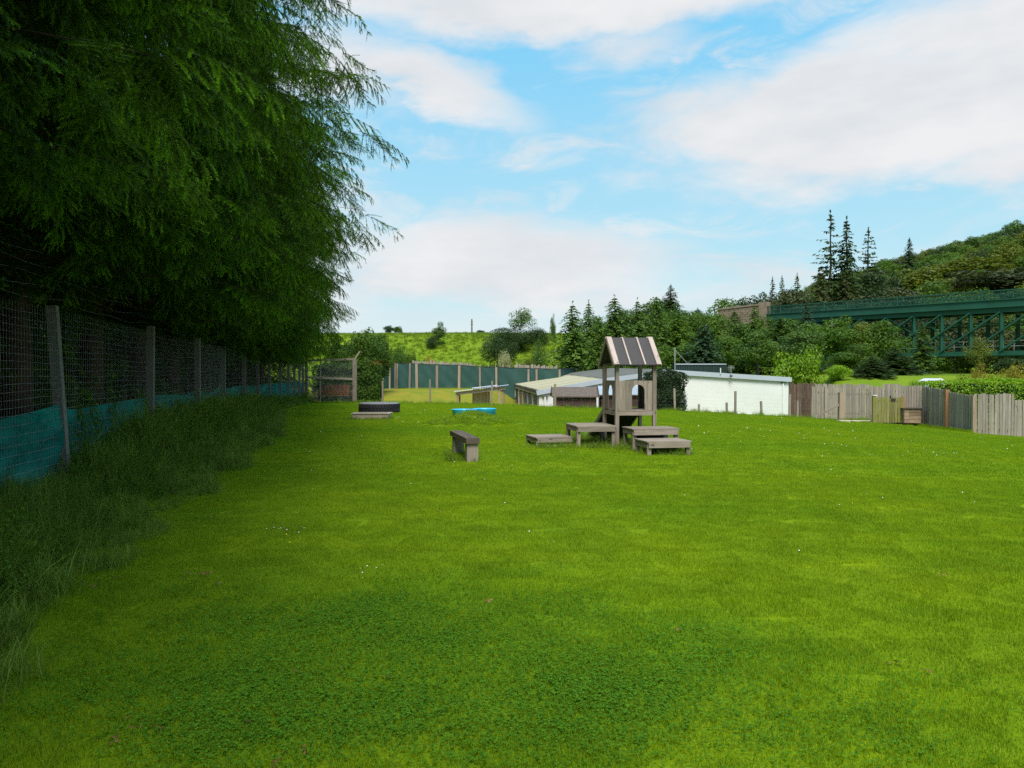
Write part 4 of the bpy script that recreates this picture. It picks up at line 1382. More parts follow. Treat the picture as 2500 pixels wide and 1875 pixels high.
def mesh_tub():
    for px, lab in ((1140, 'dark green tub on the ground left of the shelter panel'), (1191, 'dark green tub on the ground right of the shelter panel')):
        D = 49.2; x = wx(px, D)
        me = lathe([(.02, 0), (.26, 0), (.34, .42), (.36, .42), (.36, .45), (.31, .45), (.25, .05), (.02, .05)], 20, 'water_tub')
        o = link('water_tub', me, M['net_green'], None, lab, 'tub', 'green tubs by the shelter')
        o.location = (x, D, wz(984, D) - .32)
        o.location.z = gzf(x, D)


mesh_tub()


# ------------------------------------------------------------------ long white kennel building
def kennel_building():
    A = Vector((wx(1316, 45), 45, 0)); zA = wz(953, 45)               # near left eave
    B = Vector((wx(1632, 46), 46, 0)); zB = wz(903, 46)               # near peak
    C = Vector((wx(1927, 46.9), 46.9, 0)); zC = wz(921.5, 46.9)       # near right eave
    Mid = Vector((wx(1470, 45.5), 45.5, 0)); zM = wz(925, 45.5)
    Af = Vector((wx(1244, 69), 69, 0)); Bf = Vector((wx(1483, 69), 69, 0)); Mf = Vector((wx(1372, 69), 69, 0)); Cf = Vector((wx(1640, 69), 69, 0))
    zAf, zBf, zMf, zCf = wz(934.5, 69) , wz(899, 69), wz(914, 69), wz(915, 69)
    g = -1.3
    t = thing('kennel_building', 'long low white building with shallow grey roof and pale lean-to', 'building', (B.x, B.y, g))
    o = t.location.copy()

    def L(p, z): return Vector((p.x, p.y, z)) - o
    th = .05
    # gable wall
    wl = MB()
    y0 = Vector((0, .12, 0))
    poly = [(A, g), (C, g), (C, zC - .13), (B, zB - .13), (Mid, zM - .13), (A, zA - .12)]
    f = [L(p + y0, z) for p, z in poly]; bk = [p + Vector((0, .25, 0)) for p in f]
    b = 0
    wl.v = [tuple(p) for p in f + bk]; wl.g = [(0, 0, 0)] * 12
    n = 6
    wl.f = [tuple(range(n)), tuple(reversed(range(n, 2 * n)))] + [(i, n + i, n + (i + 1) % n, (i + 1) % n) for i in range(n)]
    wl.build('gable_wall', M['white_wall'], t)
    # right wall
    r = MB(); r.beam(L(C + Vector((-.12, .3, 0)), (g + zC - .3) / 2), L(Cf, (g + zC - .3) / 2), .2, zC - .35 - g); r.build('side_wall', M['white_wall'], t)
    # fascia pieces along the verge
    for (p, zp, q, zq) in ((A, zA, Mid, zM), (Mid, zM, B, zB), (B, zB, C, zC)):
        d = (L(q, zq) - L(p, zp)).normalized()
        e = .14 if q is C else .0
        s = .14 if p is A else .0
        MB().beam(L(p, zp - .12) - d * s, L(q, zq - .12) + d * e, .05, .27).build('fascia', M['fascia'], t)
    # roof sheets laid in strips with standing seams
    def sheet(nm, p, zp, q, zq, pf, zpf, qf, zqf, mat, k, lift=.02):
        for i in range(k):
            u0, u1 = i / k, (i + 1) / k - .004
            P = [L(p, zp).lerp(L(pf, zpf), u0), L(q, zq).lerp(L(qf, zqf), u0), L(q, zq).lerp(L(qf, zqf), u1), L(p, zp).lerp(L(pf, zpf), u1)]
            m = MB(); up = Vector((0, 0, lift + .012 * (i % 2)))
            m.hexa([v + up - Vector((0, 0, .05)) for v in P] + [v + up for v in P], [(0, 0, 0)] * 8)
            m.build(nm, mat, t)
    sheet('roof_sheet', Mid, zM, B, zB, Mf, zMf, Bf, zBf, M['roof_grey'], 14)
    sheet('roof_sheet', B, zB, C, zC, Bf, zBf, Cf, zCf, M['roof_grey'], 14)
    sheet('lean_to_sheet', A, zA, Mid, zM - .02, Af, zAf, Mf, zMf - .02, M['roof_pale'], 10)
    # eave purlin and open kennel fronts along the left side
    MB().beam(L(A, zA - .10) + Vector((-.04, .1, 0)), L(Af, zAf - .10), .08, .14).build('gutter', M['timber_dark'], t)
    MB().beam(L(A, zA - .24) + Vector((.05, .1, 0)), L(Af, zAf - .24) + Vector((.05, 0, 0)), .10, .12).build('eave_beam', M['cream_post'], t)
    for q in (.03, .16, .30, .46, .60, .74, .87, .98):
        a = L(A, 0).lerp(L(Af, 0), q) + Vector((.06, .05, 0)); zt = zA + (zAf - zA) * q - .30 - g
        MB().beam(Vector((a.x, a.y, 0)), Vector((a.x, a.y, zt)), .17, .17, up=(0, 1, 0)).build('post', M['cream_post'], t)
    for i, (q0, q1) in enumerate(((.035, .155), (.165, .295), (.305, .455), (.465, .595), (.605, .735), (.745, .865), (.875, .975))):
        a = L(A, g).lerp(L(Af, g), q0) + Vector((.12, .1, 0)); b2 = L(A, g).lerp(L(Af, g), q1) + Vector((.12, -.1, 0))
        zt = zA - .35 - g
        if i == 3:
            MB().beam(a + Vector((0, 0, zt / 2)), b2 + Vector((0, 0, zt / 2)), .05, zt).build('door', M['door_orange'], t)
        else:
            MB().beam(a + Vector((0, 0, zt / 2)), b2 + Vector((0, 0, zt / 2)), .03, zt).build('mesh_panel', M['kennel_dark'], t)
    # rain pipes at both corners, a junction box
    for (p, z) in ((C, zC), (A, zA)):
        s = -1 if p is C else 1
        x = L(p, 0).x + s * .34; y = L(p, 0).y + .06
        MB().tube([(x, y, 0), (x, y, z - .33 - g)], .055, 8).build('downpipe', M['white_paint'], t)
        MB().box((x, y - .02, z - .28 - g), (.32, .12, .07)).build('gutter_outlet', M['roof_grey'], t)
    j = L(Vector((wx(1784, 46.4), 46.3, 0)), wz(918, 46.4))
    MB().box(j, (.14, .08, .09)).build('junction_box', M['sign'], t)
    # aerial on the roof edge
    ae = MB(); q = j + Vector((0, .06, 0))
    ae.tube([q, q + Vector((0, 0, .60))], .014, 5)
    ae.tube([q + Vector((-.16, 0, .47)), q + Vector((.20, 0, .50))], .010, 4)
    for k in range(7):
        x = -.15 + k * .055; ae.tube([q + Vector((x, 0, .34 + .01 * k)), q + Vector((x, 0, .62))], .006, 3)
    ae.build('aerial', M['mast'], t)
    v = L(Vector((wx(1759, 46.3), 46.3, 0)), wz(912, 46.3))
    MB().tube([v, v + Vector((0, 0, .32))], .03, 6).build('vent_pipe', M['white_paint'], t)


kennel_building()


def shed(name, label, px0, px1, yr, ye, D, depth, wallm, roofm, corr=False, trim=True):
    x0, x1 = wx(px0, D), wx(px1, D); g = gzf((x0 + x1) / 2, D + depth / 2) - .05
    g = min(g, gzf(x0, D) - .02)
    t = thing(name, label, 'shed', (x0, D, g))
    w = x1 - x0; zr = wz(yr, D + depth / 2) - g; ze = wz(ye, D) - g
    nb = 9
    hb = (ze - .06) / nb
    for k in range(nb):      # shiplap boards, each a little proud of the next
        MB().beam((.03, .05 - .004 * (k % 2), hb * (k + .5)), (w - .03, .05 - .004 * (k % 2), hb * (k + .5)), .03, hb - .006).build('wall_board', M[wallm], t)
    for x in (.04, w - .04):
        m = MB(); m.prism([(0, 0), (depth - .1, 0), (depth - .1, ze - .04), ((depth - .1) / 2, zr - .05), (0, ze - .04)], (x - .015, .08, 0), (0, 1, 0), (0, 0, 1), .03)
        m.build('end_wall', M[wallm], t)
    MB().box((w / 2, depth - .05, ze / 2), (w - .06, .03, ze - .06)).build('back_wall', M[wallm], t)
    for s in (-1, 1):
        ye_ = -.08 if s < 0 else depth + .08
        if not corr:
            m = MB(); P = [(-.1, depth / 2, zr), (w + .1, depth / 2, zr), (w + .1, ye_, ze - .05), (-.1, ye_, ze - .05)]
            m.hexa([Vector(p) for p in P] + [Vector(p) + Vector((0, 0, .03)) for p in P], [(0, 0, 0)] * 8); m.build('roof', M[roofm], t)
        else:
            V, F = [], []; n = 60
            for k in range(n + 1):
                x = -.1 + (w + .2) * k / n; up = .022 * math.sin(k * math.pi / 2)
                V += [(x, depth / 2, zr + up), (x, ye_, ze - .05 + up)]
            F = [(2 * k, 2 * k + 2, 2 * k + 3, 2 * k + 1) for k in range(n)]
            link('roof', np_mesh('roof', np.array(V), np.array(F)), M[roofm], t)
        if trim:
            for x in (-.11, w + .11):
                MB().beam((x, depth / 2, zr + .02), (x, ye_, ze - .03), .03, .09).build('bargeboard', M['timber_pale'] if (x > 0 and s < 0) else M['timber_dark'], t)
    MB().beam((-.1, -.09, ze - .04), (w + .1, -.09, ze - .04), .02, .06).build('eave_trim', M['timber_dark'], t)
    return t


shed('garden_shed', 'dark brown shed with worn grey felt roof in front of the white gable', 1353, 1458, 946, 967, 41.6, 1.5, 'shed_brown', 'felt_old')
shed('kennel_shed', 'brown kennel with blue grey corrugated roof seen through the tower windows', 1467, 1580, 942, 963, 41.6, 1.4, 'shed_brown', 'corrug', True)


# ------------------------------------------------------------------ dark container with mast
def container():
    D = 72
    x0, x1 = wx(1650, D), wx(1772, D)
    g = gzf((x0 + x1) / 2, D)
    t = thing('steel_container', 'dark green ribbed steel container behind the white building', 'container', (x0, D, g))
    w = x1 - x0; h = wz(888, D) - g
    MB().box((w / 2, 1.2, h / 2), (w - .06, 2.3, h - .06)).build('body', M['container'], t)
    for k in range(22):
        MB().beam((.1 + k * (w - .2) / 21, .02, .1), (.1 + k * (w - .2) / 21, .02, h - .12), .10, .05, up=(0, 1, 0)).build('rib', M['container'], t)
    MB().beam((-.03, .0, h - .04), (w + .03, .0, h - .04), .10, .10).build('top_rail', M['fascia'], t)
    for x in (0, w): MB().beam((x, .0, 0), (x, .0, h - .08), .14, .12, up=(0, 1, 0)).build('corner_post', M['container'], t)
    xm = wx(1647.5, 71); zt = wz(848.5, 71)
    m = thing('steel_mast', 'thin grey steel mast with a diagonal stay beside the dark container', 'mast', (xm, 71, gzf(xm, 71)))
    g2 = m.location.z
    MB().tube([(0, 0, 0), (0, 0, zt - g2)], .05, 6).build('pole', M['mast'], m)
    MB().tube([(0, 0, wz(855, 71) - g2), (wx(1681, 71) - xm, .3, wz(888, 71) - g2)], .03, 5).build('stay', M['mast'], m)


container()


# ------------------------------------------------------------------ palings, gate and crate on the right
def paling_run(t, a, b, z0f, h, bw, mat, rng, gap=.012, var=.02, dh=0.0, tip=False, yoff=0.0):
    """boards one by one from a to b (world xy); parts of t"""
    a = Vector(a); b = Vector(b); d = b - a; L = d.length; d /= L
    rz = math.atan2(d.y, d.x)
    n = max(1, int(L / bw))
    bw = L / n
    ms = []
    for k in range(6):
        m = MB(); ww = bw - gap
        hh = h + rng.normal(0, var)
        if tip: m.prism([(-ww / 2, -.05), (ww / 2, -.05), (ww / 2, hh - .03), (0, hh), (-ww / 2, hh - .03)], (0, .011, 0), (1, 0, 0), (0, 0, 1), .022)
        else: m.prism([(-ww / 2, -.05), (ww / 2, -.05), (ww / 2, hh - .01 * rng.random()), (-ww / 2, hh - .01 * rng.random())], (0, .011, 0), (1, 0, 0), (0, 0, 1), .022)
        me = m.mesh('board'); me.materials.append(mat); ms.append(me)
    for k in range(n):
        p = a + d * bw * (k + .5)
        o = link('board', ms[rng.integers(0, 6)], None, t)
        nrm = Vector((d.y, -d.x))
        q = p + nrm * (rng.normal(0, .004) + (.012 if k % 2 else 0))
        o.location = (q.x - t.location.x, q.y - t.location.y, z0f(p.x, p.y) - t.location.z + rng.normal(0, .006) + dh * k / n)
        o.rotation_euler = (0, rng.normal(0, .007), rz)
    for zz in (.3, h - .3):
        sd = Vector((-d.y, d.x, 0))
        if sd.x * a.x + sd.y * a.y < 0: sd = -sd
        A = Vector((a.x, a.y, 0)) + sd * .045; B = Vector((b.x, b.y, 0)) + sd * .045
        MB().beam(A - t.location + Vector((0, 0, z0f(a.x, a.y) + zz)), B - t.location + Vector((0, 0, z0f(b.x, b.y) + zz)), .04, .08).build('rail', M['timber_dark'], t)


def palings():
    rng = np.random.default_rng(15)
    cor = Vector((wx(2379, 29.7), 29.7)); mid = Vector((wx(2253, 34.6), 34.6))
    half = cor.lerp(mid, .47)
    # frontal run to the right edge of the frame and past it
    zr = lambda x, y: wz(1069, 29.7) + .0 * x
    t = thing('paling_fence', 'grey vertical board fence panel facing the viewer at the right edge', 'fence', (cor.x, cor.y, zr(0, 0)))
    e1 = Vector((wx(2475, 29.9), 29.9)); e2 = Vector((wx(2660, 30.3), 30.3))
    paling_run(t, cor, e1, zr, 1.62, .108, M['paling'], rng, var=.012, dh=0.0)
    paling_run(t, e1 + Vector((.01, 0)), e2, lambda x, y: zr(0, 0) - .02, 1.42, .108, M['paling'], rng, var=.012)
    MB().beam(Vector((cor.x - .03, cor.y - .02, zr(0, 0) - .3)) - t.location, Vector((cor.x - .03, cor.y - .02, zr(0, 0) + 1.55)) - t.location, .13, .13, up=(0, 1, 0)).build('post', M['post_new'], t)
    # run going away to the left
    def zs(x, y):
        q = (y - cor.y) / (mid.y - cor.y); return wz(1069, 29.7) * (1 - q) + wz(1034, 34.6) * q
    t = thing('paling_fence', 'grey board fence running away from the corner, with a rusty tan post', 'fence', (half.x, half.y, zs(0, half.y)))
    paling_run(t, half + (mid - half).normalized() * .1, mid, zs, 1.60, .105, M['paling'], rng, var=.012)
    paling_run(t, cor + (half - cor).normalized() * .08, half - (half - cor).normalized() * .08, zs, 1.55, .105, M['paling'], rng, var=.012)
    MB().beam(Vector((half.x - .05, half.y, zs(0, half.y) - .3)) - t.location, Vector((half.x - .05, half.y, zs(0, half.y) + 1.63)) - t.location, .17, .17, up=(0, 1, 0)).build('post', M['post_orange'], t)
    # frontal run behind the gate and crate
    zm = lambda x, y: wz(1034, 34.7)
    t = thing('paling_fence', 'grey board fence standing behind the green gate and the wooden crate', 'fence', (mid.x, mid.y, zm(0, 0)))
    a = Vector((wx(2126, 35.1), 35.1)); b = Vector((mid.x, mid.y + .1)); q1 = a.lerp(b, .22); q2 = a.lerp(b, .60)
    paling_run(t, a, q1, zm, 1.60, .10, M['paling'], rng, var=.015)
    paling_run(t, q1, q2, zm, 1.68, .10, M['paling'], rng, var=.015)
    paling_run(t, q2, b, zm, 1.64, .10, M['paling'], rng, var=.015)
    # shorter run between gate and white building
    zl = lambda x, y: wz(1026, 38.3)
    t = thing('paling_fence', 'low fence of narrow grey boards between the gatepost and the white building', 'fence', (wx(2050, 38.5), 38.5, zl(0, 0)))
    a = Vector((wx(1981, 38.9), 38.9)); b = Vector((wx(2128, 38.3), 38.3)); q1 = a.lerp(b, .21); q2 = a.lerp(b, .27)
    paling_run(t, a, q1, zl, 1.60, .075, M['paling'], rng, gap=.014, var=.01)
    paling_run(t, q2, b, zl, 1.53, .075, M['paling'], rng, gap=.014, var=.01)
    MB().beam(Vector((q1.x + .08, q1.y - .02, zl(0, 0) - .2)) - t.location, Vector((q1.x + .08, q1.y - .02, zl(0, 0) + 1.58)) - t.location, .13, .13, up=(0, 1, 0)).build('post', M['paling'], t)
    # tall brown boards behind
    zb = lambda x, y: -.95
    t = thing('paling_fence', 'tall dark brown board fence right of the white building, behind the grey boards', 'fence', (wx(1960, 42), 42, -.95))
    a = Vector((wx(1926, 42.4), 42.4)); b = Vector((wx(1990, 42.2), 42.2)); c = Vector((wx(2128, 41.8), 41.8))
    paling_run(t, a, b, zb, wz(934, 42.3) + .95, .125, M['paling_brown'], rng, var=.04, tip=True)
    paling_run(t, b, c, zb, wz(938, 42) + .95, .125, M['paling'], rng, var=.03, tip=True)


palings()


def timber_gate():
    D = 34.3
    x0, x1 = wx(2137, D), wx(2204, D)
    z = wz(1031, D)
    t = thing('timber_gate', 'mossy green timber gate of upright boards with a small dark sign', 'gate', (x0, D, z))
    w = x1 - x0; h = 1.08
    rng = np.random.default_rng(2)
    n = 10
    bw = w / n
    for k in range(n):
        m = MB(); m.beam((bw * (k + .5), -.03, -.02 + rng.random() * .02), (bw * (k + .5) + rng.normal(0, .004), -.03, h - .03 * rng.random()), .022, bw - .022, up=(1, 0, 0))
        m.build('board', M['gate_green'], t)
    for zz in (.2, .9): MB().beam((0, .0, zz), (w, .0, zz), .035, .10).build('rail', M['gate_green'], t)
    MB().beam((-.06, .0, -.2), (-.06, .0, h + .05), .12, .12, up=(0, 1, 0)).build('post', M['gate_green'], t)
    MB().box((-.03, -.01, h + .07), (.17, .14, .03)).build('post_cap', M['white_paint'], t)
    MB().beam((w + .03, .0, -.2), (w + .03, .0, h + .02), .09, .09, up=(0, 1, 0)).build('post', M['post_orange'], t)
    MB().box((w * .64, -.055, h - .12), (.20, .015, .11)).build('sign', M['sign'], t)
    MB().beam((w * .54, -.03, h - .04), (w * .54, -.03, h + .06), .05, .05, up=(0, 1, 0)).build('latch', M['sign'], t)


timber_gate()


def crate():
    D = 34.1
    x0, x1 = wx(2205, D), wx(2251, D)
    z = wz(1033, D)
    t = thing('wooden_crate', 'square wooden compost box of horizontal boards beside the green gate', 'crate', (x0, D, z))
    w = x1 - x0; h = wz(998, D) - z; dp = .6
    for s, y in ((0, 0), (1, dp)):
        for k in range(4):
            zc = h / 4 * (k + .5)
            MB().beam((.0, y, zc), (w * .33, y, zc), .02, h / 4 - .012).build('board', M['crate'], t)
            MB().beam((w * .335, y - .004, zc), (w, y - .004, zc), .02, h / 4 - .012).build('board', M['crate'], t)
    for x in (.012, w - .012):
        for k in range(4): MB().beam((x, .02, h / 4 * (k + .5)), (x, dp - .02, h / 4 * (k + .5)), .02, h / 4 - .012).build('board', M['crate'], t)
    MB().box((w / 2, dp / 2 - .02, h + .016), (w + .06, dp + .08, .03)).build('lid', M['timber_dark'], t)
    for x in (.02, w - .02): MB().beam((x, -.03, 0), (x, -.03, h), .04, .03, up=(0, 1, 0)).build('corner_post', M['timber_dark'], t)


crate()
# pale slabs of the path at the gate
for _k in range(8):
    _px = 2062 + _k * 24
    _h = ground_hit(_px, 1030)
    _m = MB(); _m.box((0, 0, 0), (.40, .42, .08)); _o = _m.build('path', M['path'], None, kind='structure')
    _o.location = (_h.x, _h.y + .1, _h.z + .015)


# ------------------------------------------------------------------ green windbreak fence at the back of the run
def windbreak():
    nodes = [(921, 58.5, 882), (935, 60.0, 883), (951, 61.5, 884), (964, 63.0, 885), (968, 64.5, 886.5), (1000, 65.0, 887), (1018, 65.0, 887.5), (1067, 64.6, 890), (1121, 64.2, 891),
             (1172, 63.6, 895), (1212, 63.2, 896), (1290, 62.4, 899), (1310, 62.2, 899.5), (1367, 61.6, 900.5), (1405, 72.5, 899), (1480, 74.5, 900)]
    t = thing('windbreak_fence', 'dark green windbreak netting on tan posts across the back of the run', 'fence', (wx(1121, 64), 64, 0))
    o = t.location.copy()
    rng = np.random.default_rng(31)
    P = []
    for i, (px, D, yt) in enumerate(nodes):
        x = wx(px, D); g = gzf(x, D); zt = wz(yt, D)
        P.append((Vector((x, D, g)) - o, zt))
        w = .20 if i in (4, 6, 7, 8) else .15
        MB().beam(Vector((x, D - .09, g - .3)) - o, Vector((x + rng.normal(0, .03), D - .09, zt - .02 + rng.normal(0, .03))) - o, w, w, up=(0, 1, 0)).build('post', [M['post_new'], M['timber'], M['post_new'], M['timber']][i % 4 if i != 6 else 0], t)
    for (a, za), (b, zb) in zip(P[:-1], P[1:]):
        V, F = [], []
        n = 10; mrows = 6
        for u in range(n + 1):
            for v in range(mrows + 1):
                q = u / n; p = a.lerp(b, q); zt = za + (zb - za) * q - .03 * math.sin(q * 3.14); zb_ = p.z + .06
                V.append((p.x, p.y + .03 * math.sin(q * 9 + v * 1.7), zb_ + (zt - zb_) * v / mrows))
        for u in range(n):
            for v in range(mrows): F.append((u * (mrows + 1) + v, (u + 1) * (mrows + 1) + v, (u + 1) * (mrows + 1) + v + 1, u * (mrows + 1) + v + 1))
        link('netting', np_mesh('netting', np.array(V), np.array(F), smooth=True), M['net_green'], t)
        MB().tube([Vector((a.x, a.y - .02, za)), Vector((b.x, b.y - .02, zb))], .018, 4).build('top_wire', M['sign'], t)
    # old silvery palings standing behind it
    for lab, p0, p1, y0, y1 in (('row of old silvery palings showing above the left of the windbreak', 1008, 1165, 880.5, 887), ('row of old silvery palings showing above the right of the windbreak', 1258, 1368, 890, 894)):
        D = 67.5
        t2 = thing('old_palings', lab, 'fence', (wx(p0, D), D, gzf(wx(p0, D), D)))
        ms = []
        for k in range(5):
            m = MB(); hh = rng.normal(0, .06)
            m.beam((0, 0, 0), (rng.normal(0, .03), 0, 1.0), .03, .13 + .02 * rng.random(), up=(1, 0, 0)); me = m.mesh('board'); me.materials.append(M['paling']); ms.append(me)
        n = int((wx(p1, D) - wx(p0, D)) / .165)
        for k in range(n):
            x = .165 * k; q = k / n
            b = link('board', ms[rng.integers(0, 5)], None, t2)
            h = wz(y0 + (y1 - y0) * q, D) - t2.location.z + rng.normal(0, .05)
            b.location = (x, rng.normal(0, .02), 0); b.scale = (1, 1, h)
        MB().beam((0, .06, 1.2), (.165 * n, .06, 1.2), .05, .09).build('rail', M['paling'], t2)
    # a line of thin stakes on the bank
    for k, px in enumerate((1146, 1172, 1192, 1210, 1228, 1243)):
        D = 69; x = wx(px, D); g = gzf(x, D)
        o_ = MB().beam((0, 0, -.2), (0, 0, wz(888 + k * .6, D) - g), .045, .045, up=(0, 1, 0)).build('stake', M['timber_pale'], None, label=('first', 'second', 'third', 'fourth', 'fifth', 'sixth')[k] + ' thin pale stake from the left on the grass bank above the windbreak', cat='stake', group='stakes on the bank')
        o_.location = (x, D, g)


windbreak()


# ------------------------------------------------------------------ green lattice girder bridge
def bridge():
    R0 = Vector((57.5, 64.0)); Lf = Vector((30.3, 97.0))
    R = Vector((48.3, 76.0))
    d = (Lf - R).normalized(); n = Vector((-d.y, d.x)); n = n if n.x < 0 else -n       # towards the viewer (left of the deck line)
    nn = Vector((n.x, n.y, 0))
    Ld = (Lf - R).length
    t = thing('girder_bridge', 'green iron truss bridge with lattice parapet and diagonal struts crossing the valley', 'bridge', (R.x, R.y, 0))
    S0, S1 = -16.0, Ld
    zl, zg, zgb, zt0, zb1, zb0 = 9.6, 8.68, 8.06, 7.55, 3.78, 3.34

    def P(s, z, off=0.0): return Vector((d.x * s, d.y * s, z)) + nn * off
    br = M['bridge']
    W_ = 4.6
    for off in (0.0, -W_):
        MB().beam(P(S0, (zg + zgb) / 2, off), P(S1, (zg + zgb) / 2, off), .30, zg - zgb).build('edge_girder', br, t)
        MB().beam(P(S0, zg + .03, off + .06), P(S1, zg + .03, off + .06), .42, .09).build('girder_flange', br, t)
        MB().beam(P(S0, zgb - .05, off + .03), P(S1, zgb - .05, off + .03), .44, .10).build('girder_flange', br, t)
        MB().beam(P(S0, (zt0 + zgb) / 2 - .05, off - .2), P(S1, (zt0 + zgb) / 2 - .05, off - .2), .36, zgb - zt0).build('top_chord', br, t)
        MB().beam(P(S0, (zb0 + zb1) / 2, off - .2), P(S1, (zb0 + zb1) / 2, off - .2), .40, zb1 - zb0).build('bottom_chord', br, t)
        # panels
        pl = 2.72
        k0 = int(S0 / pl) - 1
        ss = [2.0 + k * pl for k in range(-6, 10) if S0 < 2.0 + k * pl < S1 - .5]
        for s in ss:
            MB().beam(P(s, zb1, off - .2), P(s, zt0, off - .2), .30, .30, up=(0, 1, 0)).build('strut', br, t)
        for i, s in enumerate(ss):
            if s + 2 * pl < S1 + 2:
                a, b = (P(s, zt0, off - .08), P(s + 2 * pl, zb1, off - .08))
                if s >= 4:
                    MB().beam(P(s, zb1, off - .34), P(s + 2 * pl, zt0, off - .34), .10, .28, up=nn).build('diagonal', br, t)
            if s - 2 * pl > S0 - 3 and s <= 25 and off == 0.0:
                MB().beam(P(s, zb1, off - .06), P(s - 2 * pl, zt0, off - .06), .14, .46, up=nn).build('diagonal', br, t)
        # lattice parapet
        lat = MB(); ph = zl - zg - .1
        if off == 0.0:
            q = S0
            while q < S1:
                lat.beam(P(q, zg + .05, off), P(q + ph * .9, zl - .06, off), .03, .062, up=nn)
                lat.beam(P(q + ph * .9, zg + .05, off - .035), P(q, zl - .06, off - .035), .03, .062, up=nn)
                q += .255
        else:
            q = S0
            while q < S1:
                lat.beam(P(q, zg + .05, off), P(q + ph * .9, zl - .06, off), .03, .062, up=nn)
                lat.beam(P(q + ph * .9, zg + .05, off), P(q, zl - .06, off), .03, .062, up=nn)
                q += .6
        lat.build('lattice', br, t, kind='stuff')
        MB().beam(P(S0, zl, off), P(S1, zl, off), .16, .10).build('handrail', br, t)
        for s in np.arange(S0 + .6, S1, 2.72):
            MB().beam(P(s, zg, off + .04), P(s, zl, off + .04), .10, .08, up=(0, 1, 0)).build('parapet_post', br, t)
        # walkway rails
        for (zz, hh) in (((6.55, .75), (zb1 + .05, .95)) if off == 0.0 else ()):
            wr = MB()
            for k in (.45, 1.0): wr.tube([P(S0, zz + hh * k, off - .9), P(S1 - 1, zz + hh * k, off - .9)], .035, 4)
            s = S0
            while s < S1 - 1:
                wr.tube([P(s, zz, off - .9), P(s, zz + hh, off - .9)], .03, 4); s += .9
            wr.build('walkway_rail', M['rail_grey'], t, kind='stuff')
        MB().beam(P(S0, 6.5, off - 1.1), P(S1 - 1, 6.5, off - 1.1), .8, .12).build('walkway', br, t)
    MB().beam(P(S0, zg - .1, -W_ / 2), P(S1, zg - .1, -W_ / 2), W_ - .5, .2).build('deck', M['roof_grey'], t)
    for s in np.arange(S0 + 1, S1, 2.72):
        MB().beam(P(s, zgb - .3, -.3), P(s, zgb - .3, -W_ + .3), .2, .4).build('cross_beam', br, t)
        MB().beam(P(s, zb1 - .2, -.3), P(s, zb1 - .2, -W_ + .3), .2, .3).build('cross_beam', br, t)
    # stone abutment at the far left end
    a = Vector((Lf.x, Lf.y))
    ab = thing('stone_abutment', 'sandstone abutment wall with coping at the left end of the green bridge', 'wall', (a.x, a.y, 0))
    rng = np.random.default_rng(6)
    e = Vector((d.x, d.y, 0))
    Lw = 6.6
    MB().beam(e * .0 + Vector((0, 0, 4.4)) - nn * .42, e * Lw + Vector((0, 0, 4.2)) - nn * .42, .5, 9.3).build('core', M['stone'], ab)
    ms = []
    for k in range(6):
        m = MB(); m.box((0, 0, 0), (.62 * rng.uniform(.8, 1.15), .16, .27)); me = m.mesh('stone'); me.materials.append(M['stone']); ms.append(me)
    rz = math.atan2(d.y, d.x)
    for r in range(10):
        z = 7.0 + r * .29
        for c in range(15):
            s = .3 + c * .66 + (r % 2) * .33
            if s > Lw - .2: continue
            st = link('stone', ms[rng.integers(0, 6)], None, ab)
            q = e * s - nn * (.11 + .02 * rng.random()); st.location = (q.x, q.y, z - .02 * s); st.rotation_euler = (0, 0.02, rz)
    MB().beam(e * -.2 + Vector((0, 0, 9.98)) - nn * .35, e * Lw + Vector((0, 0, 9.72)) - nn * .35, .8, .2).build('coping', M['stone'], ab)
    MB().beam(Vector((0, 0, 5.2)) - nn * .2, Vector((0, 0, 10.2)) - nn * .2, 1.0, 1.0, up=(d.x, d.y, 0)).build('pier', M['stone'], ab)
    MB().beam(-nn * W_ + Vector((0, 0, -1)), -nn * W_ + Vector((0, 0, 8.0)), 3.0, 2.5, up=(d.x, d.y, 0)).build('back_pier', M['stone'], ab)


bridge()


# ------------------------------------------------------------------ trees and bushes
def crown_blob(seed, H, R, z0, nleaf, lsize, nb=18, flat=.85, asp=.62, airy=0.0, top=1.0):
    """broad crown: leaf clumps scattered through an uneven envelope (local coords, base at 0)"""
    rng = np.random.default_rng(seed)
    cz = (H + z0) / 2; hz = (H - z0) / 2
    B = []
    while len(B) < nb:
        v = sphere_dirs(rng, 1)[0] * rng.random() ** .45
        taper = 1 - .35 * max(v[2], 0) * top
        B.append((v[0] * R * .72 * taper, v[1] * R * .72 * taper, cz + v[2] * hz * .80, R * rng.uniform(.22, .42) * (1 - .25 * max(v[2], 0))))
    B = np.array(B)
    w = B[:, 3] ** 2; w /= w.sum()
    pick = rng.choice(nb, nleaf, p=w)
    dirs = sphere_dirs(rng, nleaf)
    dirs[:, 2] = dirs[:, 2] * .9 + .12
    rad = B[pick, 3] * (.55 + .55 * rng.random(nleaf) ** .6) * (1 + airy * rng.random(nleaf))
    # twiggy unevenness: leaves gather into sub-clumps
    sub = sphere_dirs(rng, nb * 14).reshape(nb, 14, 3)
    sd = sub[pick, rng.integers(0, 14, nleaf)]
    dd = dirs * .62 + sd * .75; dd /= np.linalg.norm(dd, axis=1)[:, None]
    c = B[pick, :3] + dd * rad[:, None] * np.array([1, 1, flat])
    nr = dd + rng.normal(0, .55, (nleaf, 3)) + np.array([0, 0, .35])
    tint = np.clip(rng.random(nleaf) * .6 + (rng.random(nb)[pick]) * .4, 0, 1)
    return leaf_quads(c, nr, lsize * rng.uniform(.6, 1.25, nleaf), asp, rng, tint, 'crown'), B


